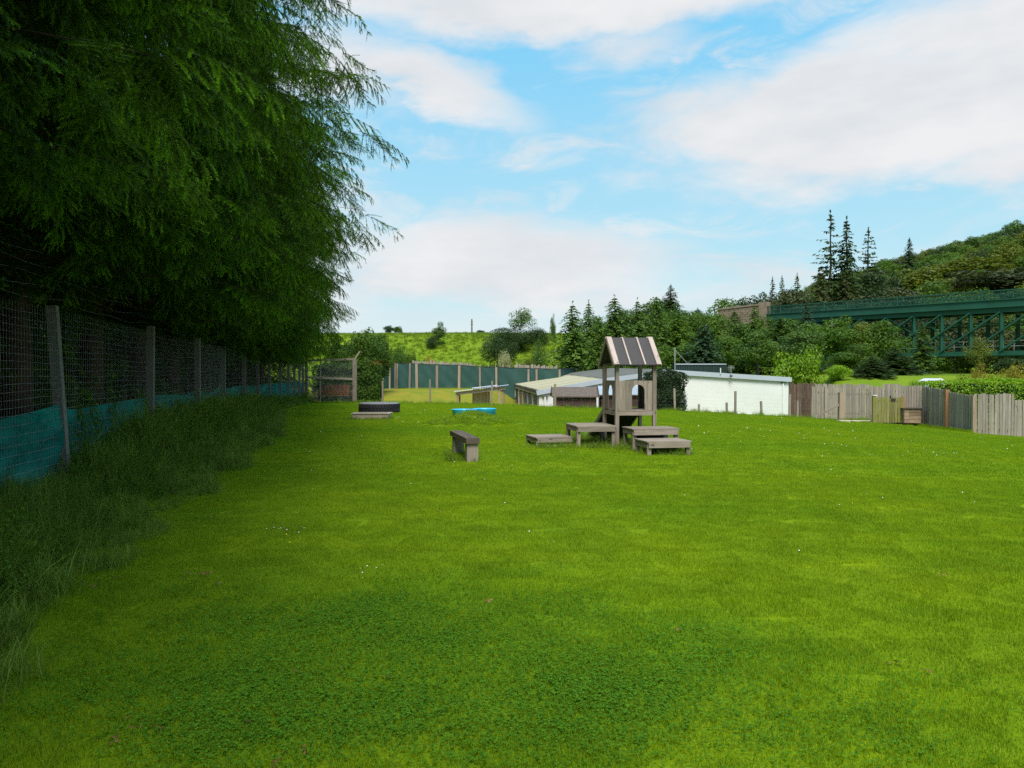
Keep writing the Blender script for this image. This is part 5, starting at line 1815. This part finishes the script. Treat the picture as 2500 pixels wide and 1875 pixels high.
def crown_fir(seed, H, R, z0, levels, per, lsize, droop=.35, tipup=0.0, sparse=0.0, power=.85, sprays=7):
    """conifer: whorls of drooping fans"""
    rng = np.random.default_rng(seed)
    C, Nn, A, S, T = [], [], [], [], []
    for i in range(levels):
        f = i / (levels - 1)
        z = z0 + (H - z0) * (f ** .93)
        r = R * max(.03, (1 - f) ** power) * rng.uniform(.78, 1.15)
        nb = max(3, int(per * (1 - .55 * f)))
        a0 = rng.random() * 6.28
        for k in range(nb):
            if rng.random() < sparse: continue
            a = a0 + k * 6.283 / nb + rng.normal(0, .25)
            rr = r * rng.uniform(.6, 1.15)
            dr = np.array([math.cos(a), math.sin(a), 0]); sdv = np.array([-dr[1], dr[0], 0])
            bt = rng.random()
            n = max(2, int(sprays * (rr / R) + 2))
            for j in range(n):
                t = (j + .5 + rng.random() * .4) / n
                base = dr * rr * t + np.array([0, 0, z - droop * rr * t * t + tipup * rr * t ** 3])
                for s in (-1, 0, 1):
                    al = dr * (.75 if s == 0 else .4) + sdv * s * .7 + np.array([0, 0, -.35 - .35 * rng.random() + tipup])
                    al /= np.linalg.norm(al)
                    wd = lsize * rng.uniform(.7, 1.25) * (1.1 - .45 * f)
                    C.append(base + al * wd * .45 + sdv * s * .12 * rr * (1 - t) + rng.normal(0, .03, 3)); A.append(al)
                    nv = np.array([0, 0, 1.0]) + dr * .5 + rng.normal(0, .35, 3); Nn.append(nv)
                    S.append(wd); T.append(np.clip(.15 + .6 * t * bt + .35 * rng.random(), 0, 1))
    # leader
    for q in np.linspace(0, 1, 8):
        C.append(np.array([0, 0, H - .4 + .8 * q])); A.append(np.array([rng.normal() * .4, rng.normal() * .4, 1.0])); Nn.append(sphere_dirs(rng, 1)[0]); S.append(lsize * .8); T.append(.5)
    return leaf_quads(np.array(C), np.array(Nn), np.array(S), .5, rng, np.array(T), 'crown', along=np.array(A))


def trunk_mesh(H, r, seed, limbs=None, n=7):
    rng = np.random.default_rng(seed)
    m = MB(); zs = np.linspace(-.4, H, 7); wob = rng.normal(0, .03 * H / 7, (7, 2))
    m.tube([(wob[i][0], wob[i][1], z) for i, z in enumerate(zs)], [r * (1 - .8 * max(z, 0) / H) for z in zs], n)
    if limbs is not None:
        for b in limbs[:12]:
            z = max(H * .25, min(b[2] * .75, H * .8))
            m.tube([(0, 0, z * .85), (b[0] * .5, b[1] * .5, (z + b[2]) / 2), (b[0], b[1], b[2])], [r * .4, r * .25, r * .08], 5, cap=False)
    return m.mesh('trunk', True)


LIB = {}


def lib(key):
    if key in LIB: return LIB[key]
    k, s = key
    if k == 'broad':
        c, B = crown_blob(500 + s, 8.0, 3.4, 1.2, 8200, .26, 24); r = (c, trunk_mesh(6.5, .2, s, B), 8.0, 3.4)
    elif k == 'airy':
        c, B = crown_blob(520 + s, 8.0, 2.9, 2.0, 2400, .27, 22, airy=.35); r = (c, trunk_mesh(7.0, .13, s, B), 8.0, 2.9)
    elif k == 'bush':
        c, B = crown_blob(540 + s, 3.4, 2.2, .0, 6200, .17, 24, flat=.9, top=.4); r = (c, trunk_mesh(2.6, .1, s, B), 3.4, 2.2)
    elif k == 'fine':
        c, B = crown_blob(560 + s, 3.4, 2.2, .0, 9000, .12, 30, flat=.9, top=.4); r = (c, trunk_mesh(2.6, .08, s, B), 3.4, 2.2)
    elif k == 'fir':
        c = crown_fir(580 + s, 9.0, 2.9, .2, 34, 14, .36, .42, sprays=11, power=.62); r = (c, trunk_mesh(8.8, .17, s), 9.0, 2.7)
    elif k == 'spire':
        c = crown_fir(600 + s, 14.0, 2.9, 1.0, 40, 10, .55, .36, .12, .10, .70, 7); r = (c, trunk_mesh(14.0, .22, s), 14.0, 2.4)
    elif k == 'scrag':
        c = crown_fir(620 + s, 14.0, 2.9, 1.0, 34, 7, .55, .18, .22, .22, .58, 7); r = (c, trunk_mesh(14.0, .22, s), 14.0, 2.5)
    elif k == 'wood':
        c, B = crown_blob(640 + s, 8.0, 4.4, .4, 4600, .40, 34, top=.6); r = (c, trunk_mesh(6.0, .22, s), 8.0, 4.2)
    LIB[key] = r
    return r


def copy_with(me, mat, key):
    kk = (me.name, mat.name)
    if kk not in LIB:
        m2 = me.copy(); m2.materials.clear(); m2.materials.append(mat); LIB[kk] = m2
    return LIB[kk]


def tree(name, label, key, px, py_top, D, wpx, leafm, bark='bark_grey', group=None, cat='tree', base=None, lean=0.0):
    x = wx(px, D); g = gzf(x, D) if base is None else base
    c, tr, H0, R0 = lib(key)
    t = thing(name, label, cat, (x, D, g), random.random() * 6.28, group)
    h = wz(py_top, D) - g; s = h / H0; sx = (wpx / FPX * D) / (2 * R0)
    o1 = link('trunk', copy_with(tr, M[bark], 0), None, t); o2 = link('crown', copy_with(c, M[leafm], 0), None, t, kind='stuff')
    for o in (o1, o2): o.scale = (sx, sx, s)
    if lean: t.rotation_euler = (0, lean, 0)
    return t


def trees():
    G1 = 'belt of trees behind the white building'
    G2 = 'tall spruces on the wooded hill'
    G3 = 'bushes on the grass bank'
    # belt of conifers behind the white building
    F = [(1398, 747, 74, 118, 'fir', 0, 'lf_fir', 'tall spruce at the left end of the tree belt, beside the round bush'),
         (1437, 743, 78, 84, 'fir', 1, 'lf_fir', 'second spruce from the left end of the tree belt, with a thin pointed top'),
         (1500, 729, 80, 120, 'fir', 2, 'lf_fir', 'spruce with a twin pointed top standing straight behind the tower roof'),
         (1462, 778, 70, 90, 'fir', 3, 'lf_mid', 'shorter bright spruce just left of the tower roof'),
         (1556, 737, 82, 84, 'fir', 0, 'lf_fir', 'spruce with a slim dark tip right behind the ridge of the tower roof'),
         (1603, 735, 84, 92, 'fir', 1, 'lf_fir', 'spruce with a ragged tip right of the tower roof'),
         (1585, 790, 70, 100, 'fir', 3, 'lf_mid', 'low yellowish green fir showing right beside the tower roof'),
         (1655, 768, 76, 110, 'fir', 2, 'lf_mid', 'fir behind the steel mast, left of the blue green fir'),
         (1719, 790, 68, 96, 'fir', 3, 'lf_blue', 'pale blue green fir behind the dark container'),
         (1703, 756, 86, 100, 'fir', 0, 'lf_fir', 'dark fir rising just below the left end of the stone abutment'),
         (1793, 762, 82, 92, 'fir', 1, 'lf_fir', 'dark fir in front of the middle of the stone abutment'),
         (1842, 752, 84, 84, 'fir', 2, 'lf_mid', 'fir whose tip covers the right end of the stone abutment'),
         (1905, 778, 84, 120, 'fir', 3, 'lf_fir', 'broad fir below the left end of the lattice parapet'),
         (1968, 742, 86, 70, 'fir', 0, 'lf_blue', 'slim fir standing up in front of the lattice parapet'),
         (2250, 790, 66, 46, 'spire', 1, 'lf_fir', 'young spruce in front of the first crossed struts of the bridge')]
    for (px, yt, D, w, k, s, m, lab) in F:
        if 1630 < px < 1800: D += 9
        tree('fir_tree', lab, (k, s), px, yt, D, w * 1.55, m, 'bark', G1)
    Bd = [(1530, 800, 68, 120, 'broad', 0, 'lf_mid', 'rounded green tree low behind the tower roof'),
          (1655, 822, 66, 120, 'broad', 1, 'lf_mid', 'leafy tree behind the hedge block and the mast'),
          (1780, 815, 68, 130, 'broad', 2, 'lf_mid', 'mid green tree right of the container, behind the aerial'),
          (1850, 800, 70, 130, 'broad', 3, 'lf_fir', 'dark green tree behind the left half of the lime green bush'),
          (2030, 751, 78, 150, 'broad', 0, 'lf_mid', 'large leafy tree below the middle of the lattice parapet'),
          (2105, 764, 78, 110, 'broad', 1, 'lf_olive', 'yellowish green tree touching the bridge girder, left of the crossed struts'),
          (2155, 775, 74, 110, 'broad', 2, 'lf_mid', 'rounded green tree just left of the crossed struts of the bridge'),
          (2085, 838, 62, 120, 'broad', 3, 'lf_mid', 'green tree behind the grey palings, right of the lime green bush'),
          (2185, 850, 60, 120, 'fir', 1, 'lf_dark', 'dark low fir behind the green gate'),
          (2130, 870, 56, 100, 'fir', 2, 'lf_dark', 'dark fir sprays directly behind the grey board fence'),
          (1960, 800, 70, 130, 'broad', 2, 'lf_fir', 'dark leafy tree behind the lime green bush'),
          (1418, 778, 82, 100, 'broad', 3, 'lf_mid', 'leafy tree filling the gap between the two leftmost spruces of the belt'),
          (1470, 752, 88, 110, 'broad', 1, 'lf_mid', 'leafy tree crown between the second spruce and the tower roof'),
          (1530, 746, 90, 120, 'broad', 2, 'lf_fir', 'leafy tree crown straight above the tower roof'),
          (1590, 748, 92, 120, 'broad', 0, 'lf_mid', 'leafy tree crown above the right end of the tower roof'),
          (1640, 750, 90, 110, 'broad', 3, 'lf_mid', 'leafy tree crown below the solitary dark spruce'),
          (1690, 748, 92, 110, 'broad', 1, 'lf_mid', 'leafy tree crown left of the stone abutment'),
          (1742, 760, 88, 110, 'broad', 2, 'lf_mid', 'leafy tree covering the foot of the stone abutment on its left'),
          (1822, 768, 86, 110, 'broad', 0, 'lf_fir', 'leafy tree covering the foot of the stone abutment on its right'),
          (1870, 766, 88, 100, 'broad', 3, 'lf_mid', 'leafy tree hiding the joint between abutment and bridge girder'),
          (1925, 754, 90, 110, 'broad', 1, 'lf_mid', 'leafy tree under the left end of the green bridge')]
    for (px, yt, D, w, k, s, m, lab) in Bd:
        if 1630 < px < 1800 and D < 80: D += 14
        tree('leafy_tree', lab, (k, s), px, yt, D, w * 1.2, m, 'bark_grey', G1)
    tree('lime_bush', 'bright lime green bush glowing behind the brown palings', ('bush', 0), 1950, 838, 56, 170, 'lf_lime', cat='bush')
    tree('lime_bush', 'smaller lime and green bush right of the bright lime bush', ('bush', 1), 2048, 882, 55, 80, 'lf_lime', cat='bush')
    # right hand garden
    G4 = 'yellowing shrubs below the bridge'
    tree('yellow_shrub', 'orange tinged yellow shrub right of the leaning tree below the bridge', ('fine', 0), 2400, 886, 46, 92, 'lf_yellow', group=G4, cat='shrub')
    tree('yellow_shrub', 'larger yellow shrub at the right edge below the bridge', ('fine', 1), 2470, 880, 45, 120, 'lf_yellow', group=G4, cat='shrub')
    tree('yellow_shrub', 'olive green shrub filling the gap left of the yellow shrubs', ('fine', 2), 2335, 905, 47, 80, 'lf_olive', group=G4, cat='shrub')
    tree('dark_shrub', 'dark shrub behind the yellow shrubs at the foot of the bridge', ('bush', 2), 2480, 868, 60, 130, 'lf_dark', cat='shrub')
    tree('leaning_tree', 'small thin leaning tree with sparse tufts in front of the bridge', ('airy', 1), 2388, 815, 60, 96, 'lf_olive', group=None, lean=.06)
    tree('garden_bush', 'rounded green bush with pale tips at the left end of the bright hedge', ('fine', 1), 2232, 922, 38, 62, 'lf_lime', cat='bush')
    tree('garden_bush', 'mossy green bush top showing over the board fence behind the gate', ('bush', 3), 2140, 930, 44, 60, 'lf_olive', cat='bush')
    # hill: three tall scraggy spruces and a lone one
    tree('hill_spruce', 'tallest thin spruce, leftmost of the three on the hill skyline', ('scrag', 0), 2025, 527, 150, 120, 'lf_dark', 'bark', G2)
    tree('hill_spruce', 'dense dark spruce in the middle of the three on the hill skyline', ('spire', 0), 2065, 541, 150, 104, 'lf_dark', 'bark', G2)
    tree('hill_spruce', 'gappy spruce with tufted top, rightmost of the three on the hill skyline', ('scrag', 1), 2118, 566, 152, 100, 'lf_dark', 'bark', G2)
    tree('hill_spruce', 'small lone conical spruce on the hill slope right of the three tall ones', ('spire', 2), 2218, 586, 185, 62, 'lf_dark', 'bark', G2)
    tree('hill_spruce', 'solitary dark spruce standing above the tree belt left of the abutment', ('spire', 1), 1637, 699, 112, 80, 'lf_dark', 'bark', G2)
    H = [(1585, 745, 118, 60, 'broad', 1, 'lf_dark', 'dark tree crown left of the solitary spruce'),
         (1690, 738, 125, 90, 'broad', 0, 'lf_mid', 'green tree crown right of the solitary spruce, above the belt'),
         (1775, 716, 135, 76, 'broad', 2, 'lf_mid', 'rounded tree on the skyline above the stone abutment'),
         (1812, 720, 132, 60, 'broad', 3, 'lf_dark', 'dark rounded tree on the skyline right above the abutment'),
         (1862, 686, 140, 62, 'broad', 1, 'lf_dark', 'dark tree on the skyline left of the small spruce tips'),
         (1885, 683, 142, 30, 'spire', 1, 'lf_dark', 'small pointed spruce, first of the tips left of the tall spruces'),
         (1908, 680, 142, 30, 'spire', 2, 'lf_dark', 'small pointed spruce, second of the tips left of the tall spruces'),
         (1945, 675, 142, 40, 'spire', 0, 'lf_fir', 'greener pointed spruce just left of the tall spruces'),
         (1930, 692, 128, 90, 'broad', 2, 'lf_brown', 'brownish tree mass above the left end of the parapet'),
         (2000, 668, 146, 90, 'fir', 1, 'lf_brown', 'brown tinged dark conifer at the foot of the tallest hill spruce'),
         (2065, 672, 146, 90, 'fir', 2, 'lf_brown', 'brown tinged dark conifer below the middle hill spruce'),
         (2125, 655, 150, 90, 'broad', 3, 'lf_dark', 'dark tree below the gappy hill spruce'),
         (2165, 645, 160, 70, 'broad', 0, 'lf_dark', 'dark spreading tree on the skyline right of the three hill spruces'),
         (2235, 635, 168, 130, 'broad', 1, 'lf_olive', 'large yellow olive tree on the hill below the lone spruce'),
         (2360, 630, 175, 150, 'broad', 2, 'lf_olive', 'yellow olive tree crown high on the hill towards the right'),
         (2290, 680, 150, 120, 'broad', 3, 'lf_mid', 'green tree on the hill just above the lattice parapet'),
         (2440, 640, 158, 170, 'broad', 0, 'lf_brown', 'broad brownish tree near the right edge above the bridge'),
         (2200, 690, 140, 110, 'broad', 2, 'lf_brown', 'brownish tree close above the parapet, left of the green one'),
         (2480, 690, 140, 130, 'broad', 1, 'lf_dark', 'dark tree at the right edge just above the parapet'),
         (2090, 700, 135, 120, 'broad', 0, 'lf_brown', 'dark brown green tree above the middle of the parapet'),
         (2380, 700, 138, 100, 'broad', 3, 'lf_mid', 'bushy green tree above the right half of the parapet')]
    for (px, yt, D, w, k, s, m, lab) in H: tree('hill_tree', lab, (k, s), px, yt, D, w * 1.75, m, 'bark', 'trees on the wooded hill')
    # under and behind the bridge: dark wood
    for i, (px, yt, D, w, lab) in enumerate([(2230, 770, 108, 110, 'dark tree seen through the crossed struts of the bridge'), (2330, 770, 108, 120, 'dark tree seen through the middle struts of the bridge'),
                                             (2430, 765, 106, 120, 'dark tree seen through the right hand struts of the bridge'), (2510, 770, 104, 120, 'dark tree behind the bridge at the right edge')]):
        tree('valley_tree', lab, ('wood', i % 3), px, yt, D, w, 'lf_brown', 'bark', 'dark trees behind the bridge')
    # grass bank
    tree('bank_tree', 'airy young tree with open crown rising from the dark bush on the bank', ('airy', 0), 1272, 744, 97, 76, 'lf_mid')
    tree('bank_bush', 'big dark bush at the crest of the grass bank', ('fine', 0), 1250, 793, 95, 150, 'lf_dark', group=G3, cat='bush')
    tree('bank_bush', 'dark bush low on the bank, left part of the big thicket', ('fine', 1), 1215, 812, 88, 110, 'lf_dark', group=G3, cat='bush')
    tree('bank_bush', 'dark bush on the right shoulder of the big thicket', ('fine', 2), 1310, 795, 97, 90, 'lf_dark', group=G3, cat='bush')
    tree('bank_bush', 'rounded dark bush standing alone on the bank left of the tree belt', ('fine', 0), 1312, 815, 84, 56, 'lf_fir', group=G3, cat='bush')
    tree('bank_bush', 'pale flowering elder at the foot of the thicket', ('fine', 2), 1232, 848, 82, 44, 'lf_pale', group=G3, cat='bush')
    tree('bank_bush', 'olive scrub at the foot of the bank below the round bush', ('fine', 1), 1285, 868, 76, 50, 'lf_olive', group=G3, cat='bush')
    tree('bank_tree', 'small leaning tree with dark rounded head on the left of the bank', ('broad', 3), 1070, 783, 96, 44, 'lf_fir', lean=.10)
    tree('bank_bush', 'dark bush at the foot of the small leaning tree', ('fine', 2), 1055, 815, 95, 46, 'lf_dark', group=G3, cat='bush')
    tree('bank_bush', 'tiny dark bush on the crest right of the pole', ('fine', 1), 1172, 805, 104, 24, 'lf_dark', group=G3, cat='bush')
    tree('ivy_stump', 'narrow ivy covered tree stump standing on the bank skyline', ('fine', 0), 1350, 767, 98, 20, 'lf_mid', cat='stump')
    for i, (px, yt, w, lab) in enumerate([(950, 790, 34, 'grey green tree on the skyline behind the glossy tree'), (972, 793, 34, 'rounder green tree on the skyline left of the bank')]):
        tree('skyline_tree', lab, ('broad', i), px, yt, 110, w, ['lf_blue', 'lf_mid'][i], group='trees on the skyline')
    for i, px in enumerate((1000, 1018, 1036)):
        tree('skyline_bush', ['low hedge bush on the skyline, first from the left', 'low hedge bush on the skyline, in the middle', 'low hedge bush on the skyline, next to the small leaning tree'][i], ('fine', i), px, 813, 118, 26, 'lf_dark', group='low bushes on the skyline', cat='bush')
    # left end of the run
    tree('glossy_tree', 'glossy leaved tree with bright upright shoots behind the gate', ('broad', 0), 895, 772, 53, 110, 'lf_glossy', base=None)
    tree('glossy_tree', 'dark glossy leaved tree low behind the hedge block, hiding the fence corner', ('broad', 2), 925, 806, 55, 96, 'lf_glossy')
    tree('glossy_tree', 'dark round glossy bush above the corner of the windbreak', ('fine', 1), 975, 834, 66, 66, 'lf_glossy', cat='bush')
    tree('glossy_tree', 'lighter green bush at the right of the glossy bushes', ('fine', 2), 1000, 842, 68, 44, 'lf_mid', cat='bush')
    tree('glossy_tree', 'dark glossy tree hidden behind the mesh gate', ('broad', 1), 830, 800, 50, 110, 'lf_glossy')
    tree('flowering_bush', 'low bush with orange blossom above the windbreak netting', ('fine', 0), 1050, 871, 72, 48, 'lf_red', cat='bush')


trees()


def clipped(name, label, c, size, n, ls, mat, rz=0.0, rough=.07, extra=None, cat='hedge', stray=.02):
    """clipped hedge: box of leaves with a slightly uneven face"""
    rng = np.random.default_rng(int(abs(c[0]) * 100) + n)
    sx, sy, sz = size
    area = np.array([sx * sz, sx * sz, sy * sz, sy * sz, sx * sy]); f = rng.choice(5, n, p=area / area.sum())
    u, v = rng.random(n) - .5, rng.random(n)
    P = np.zeros((n, 3)); Nn = np.zeros((n, 3))
    for k in range(5):
        q = f == k
        if k < 2: P[q] = np.column_stack([u[q] * sx, np.full(q.sum(), (-.5 if k == 0 else .5) * sy), v[q] * sz]); Nn[q] = (0, -1 if k == 0 else 1, .2)
        elif k < 4: P[q] = np.column_stack([np.full(q.sum(), (-.5 if k == 2 else .5) * sx), u[q] * sy, v[q] * sz]); Nn[q] = (-1 if k == 2 else 1, 0, .2)
        else: P[q] = np.column_stack([u[q] * sx, (v[q] - .5) * sy, np.full(q.sum(), sz)]); Nn[q] = (0, 0, 1)
    b = rough * (np.sin(P[:, 0] * 5 + P[:, 2] * 4) + np.sin(P[:, 2] * 7 + P[:, 1] * 6 + 1)) + rng.normal(0, rough * .8, n) + (rng.random(n) < stray) * rng.random(n) * rough * 3
    P += Nn * b[:, None]
    r = np.minimum(1, (sz - P[:, 2]) / (sz * .12) + .82); P[:, 0] *= r
    P[:, 2] = np.maximum(P[:, 2], .02)
    t = thing(name, label, cat, c, rz)
    me = leaf_quads(P, Nn + rng.normal(0, .6, (n, 3)), ls * rng.uniform(.6, 1.3, n), .6, rng, rng.random(n), 'foliage')
    link('foliage', me, M[mat], t, kind='stuff')
    if extra: extra(t, rng)
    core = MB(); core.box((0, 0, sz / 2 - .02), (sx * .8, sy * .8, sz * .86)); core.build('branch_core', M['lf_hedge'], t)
    return t


def hedges():
    D = 41.2
    x = wx(1626, D); g = gzf(x, D)
    w = 92 / FPX * D; h = wz(909, D) - g
    clipped('clipped_hedge', 'square clipped dark green hedge block against the white gable wall', (x, D + .5, g), (w, 1.1, h), 15000, .085, 'lf_hedge')

    def red(t, rng):
        n = 260
        P = np.column_stack([rng.normal(.28, .28, n), rng.normal(-.2, .3, n), 2.42 + rng.normal(0, .10, n)])
        me = leaf_quads(P, rng.normal(0, .5, (n, 3)) + np.array([0, 0, 1]), .09 * rng.uniform(.6, 1.3, n), .6, rng, rng.random(n), 'red_tips')
        link('red_shoots', me, M['lf_red'], t, kind='stuff', label='red and orange young shoots on top')
    D = 47.5
    x = wx(893, D); g = gzf(x, D)
    clipped('clipped_hedge', 'tall clipped glossy hedge with orange red tips right of the mesh gate', (x, D + .8, g), (1.35, 1.6, 2.45), 8000, .10, 'lf_glossy', extra=red)
    x = wx(818, 48.5)
    clipped('clipped_hedge', 'dark hedge seen through the mesh of the gate', (x, 48.8, gzf(x, 48.5)), (2.6, 1.0, 2.3), 7000, .10, 'lf_glossy')
    # bright hedge behind the right hand palings
    D = 37.5
    x0, x1 = wx(2250, D), wx(2620, D)
    c = (x0 + x1) / 2; g = -.6
    clipped('clipped_hedge', 'long bright yellow green clipped hedge behind the grey board fence', (c, D, g), (x1 - x0, 1.5, wz(933, D) - g + .05), 16000, .10, 'lf_lime', rough=.05, rz=-.06)


hedges()


def small_things():
    # telegraph pole on the bank
    D = 106; x = wx(1152, D); g = gzf(x, D)
    t = thing('telegraph_pole', 'thin telegraph pole standing on the crest of the bank', 'pole', (x, D, g))
    zt = wz(779, D) - g
    MB().tube([(0, 0, -.5), (0, 0, zt)], [.11, .085], 7).build('pole', M['bark_grey'], t)
    for k in (.0, .35): MB().box((0, 0, zt - .4 - k), (.40, .06, .05)).build('crossarm', M['bark_grey'], t)
    # white ridge of a little greenhouse over the hedge
    D = 41; x0, x1 = wx(2272, D), wx(2318, D); g = -.4
    t = thing('garden_greenhouse', 'small white gabled roof peeping over the bright hedge', 'greenhouse', ((x0 + x1) / 2, D, g))
    w = x1 - x0; zr = wz(925, D) - g; ze = wz(936, D) - g
    for s in (-1, 1):
        MB().beam((0, 0, zr), (s * w / 2, 0, ze), .06, .09).build('bargeboard', M['white_paint'], t)
        m = MB(); P = [(0, 0, zr - .01), (s * w / 2, 0, ze - .01), (s * w / 2, 1.6, ze - .01), (0, 1.6, zr - .01)]
        m.hexa([Vector(p) for p in P] + [Vector(p) + Vector((0, 0, .03)) for p in P], [(0, 0, 0)] * 8); m.build('roof', M['clear_sheet'], t)
        MB().box((s * w / 2 * .97, .8, ze / 2), (.04, 1.55, ze)).build('side', M['white_paint'], t)
    m = MB(); m.prism([(-w / 2 + .05, 0), (w / 2 - .05, 0), (w / 2 - .05, ze - .08), (0, zr - .1), (-w / 2 + .05, ze - .08)], (0, .08, 0), (1, 0, 0), (0, 0, 1), .03)
    m.build('gable', M['clear_sheet'], t)


small_things()


def woodland():
    """the far wood on the hill, one mass"""
    rng = np.random.default_rng(91)
    src = []
    for i, mname in enumerate(('lf_dark', 'lf_mid', 'lf_olive', 'lf_brown', 'lf_fir')):
        c = lib(('wood', i))[0]; me = c.copy(); me.materials.clear(); me.materials.append(M[mname]); src.append(source('wood_%d' % i, me, M[mname]))
    P, I, S = [], [], []
    for _ in range(5200):
        x = rng.uniform(20, 330); y = rng.uniform(106, 330)
        if x / y < .18 + .0 * x: continue
        if x / y > 1.1: continue
        if y < 120 and x < 45: continue
        if rng.random() > .62: continue
        P.append((x, y)); I.append(rng.choice([0, 1, 1, 1, 2, 2, 3, 4, 4])); S.append(rng.uniform(.55, 1.05))
    P = np.array(P); n = len(P); S = np.array(S)
    pts = np.column_stack([P, gz(P[:, 0], P[:, 1]) - .6])
    rot = np.zeros((n, 3)); rot[:, 2] = rng.random(n) * 6.28
    scatter('woodland', pts, rot, np.column_stack([S, S, S * rng.uniform(.8, 1.1, n)]), np.array(I), src, label='dense mixed woodland covering the hillside behind the bridge', cat='woodland', kind='stuff')


woodland()
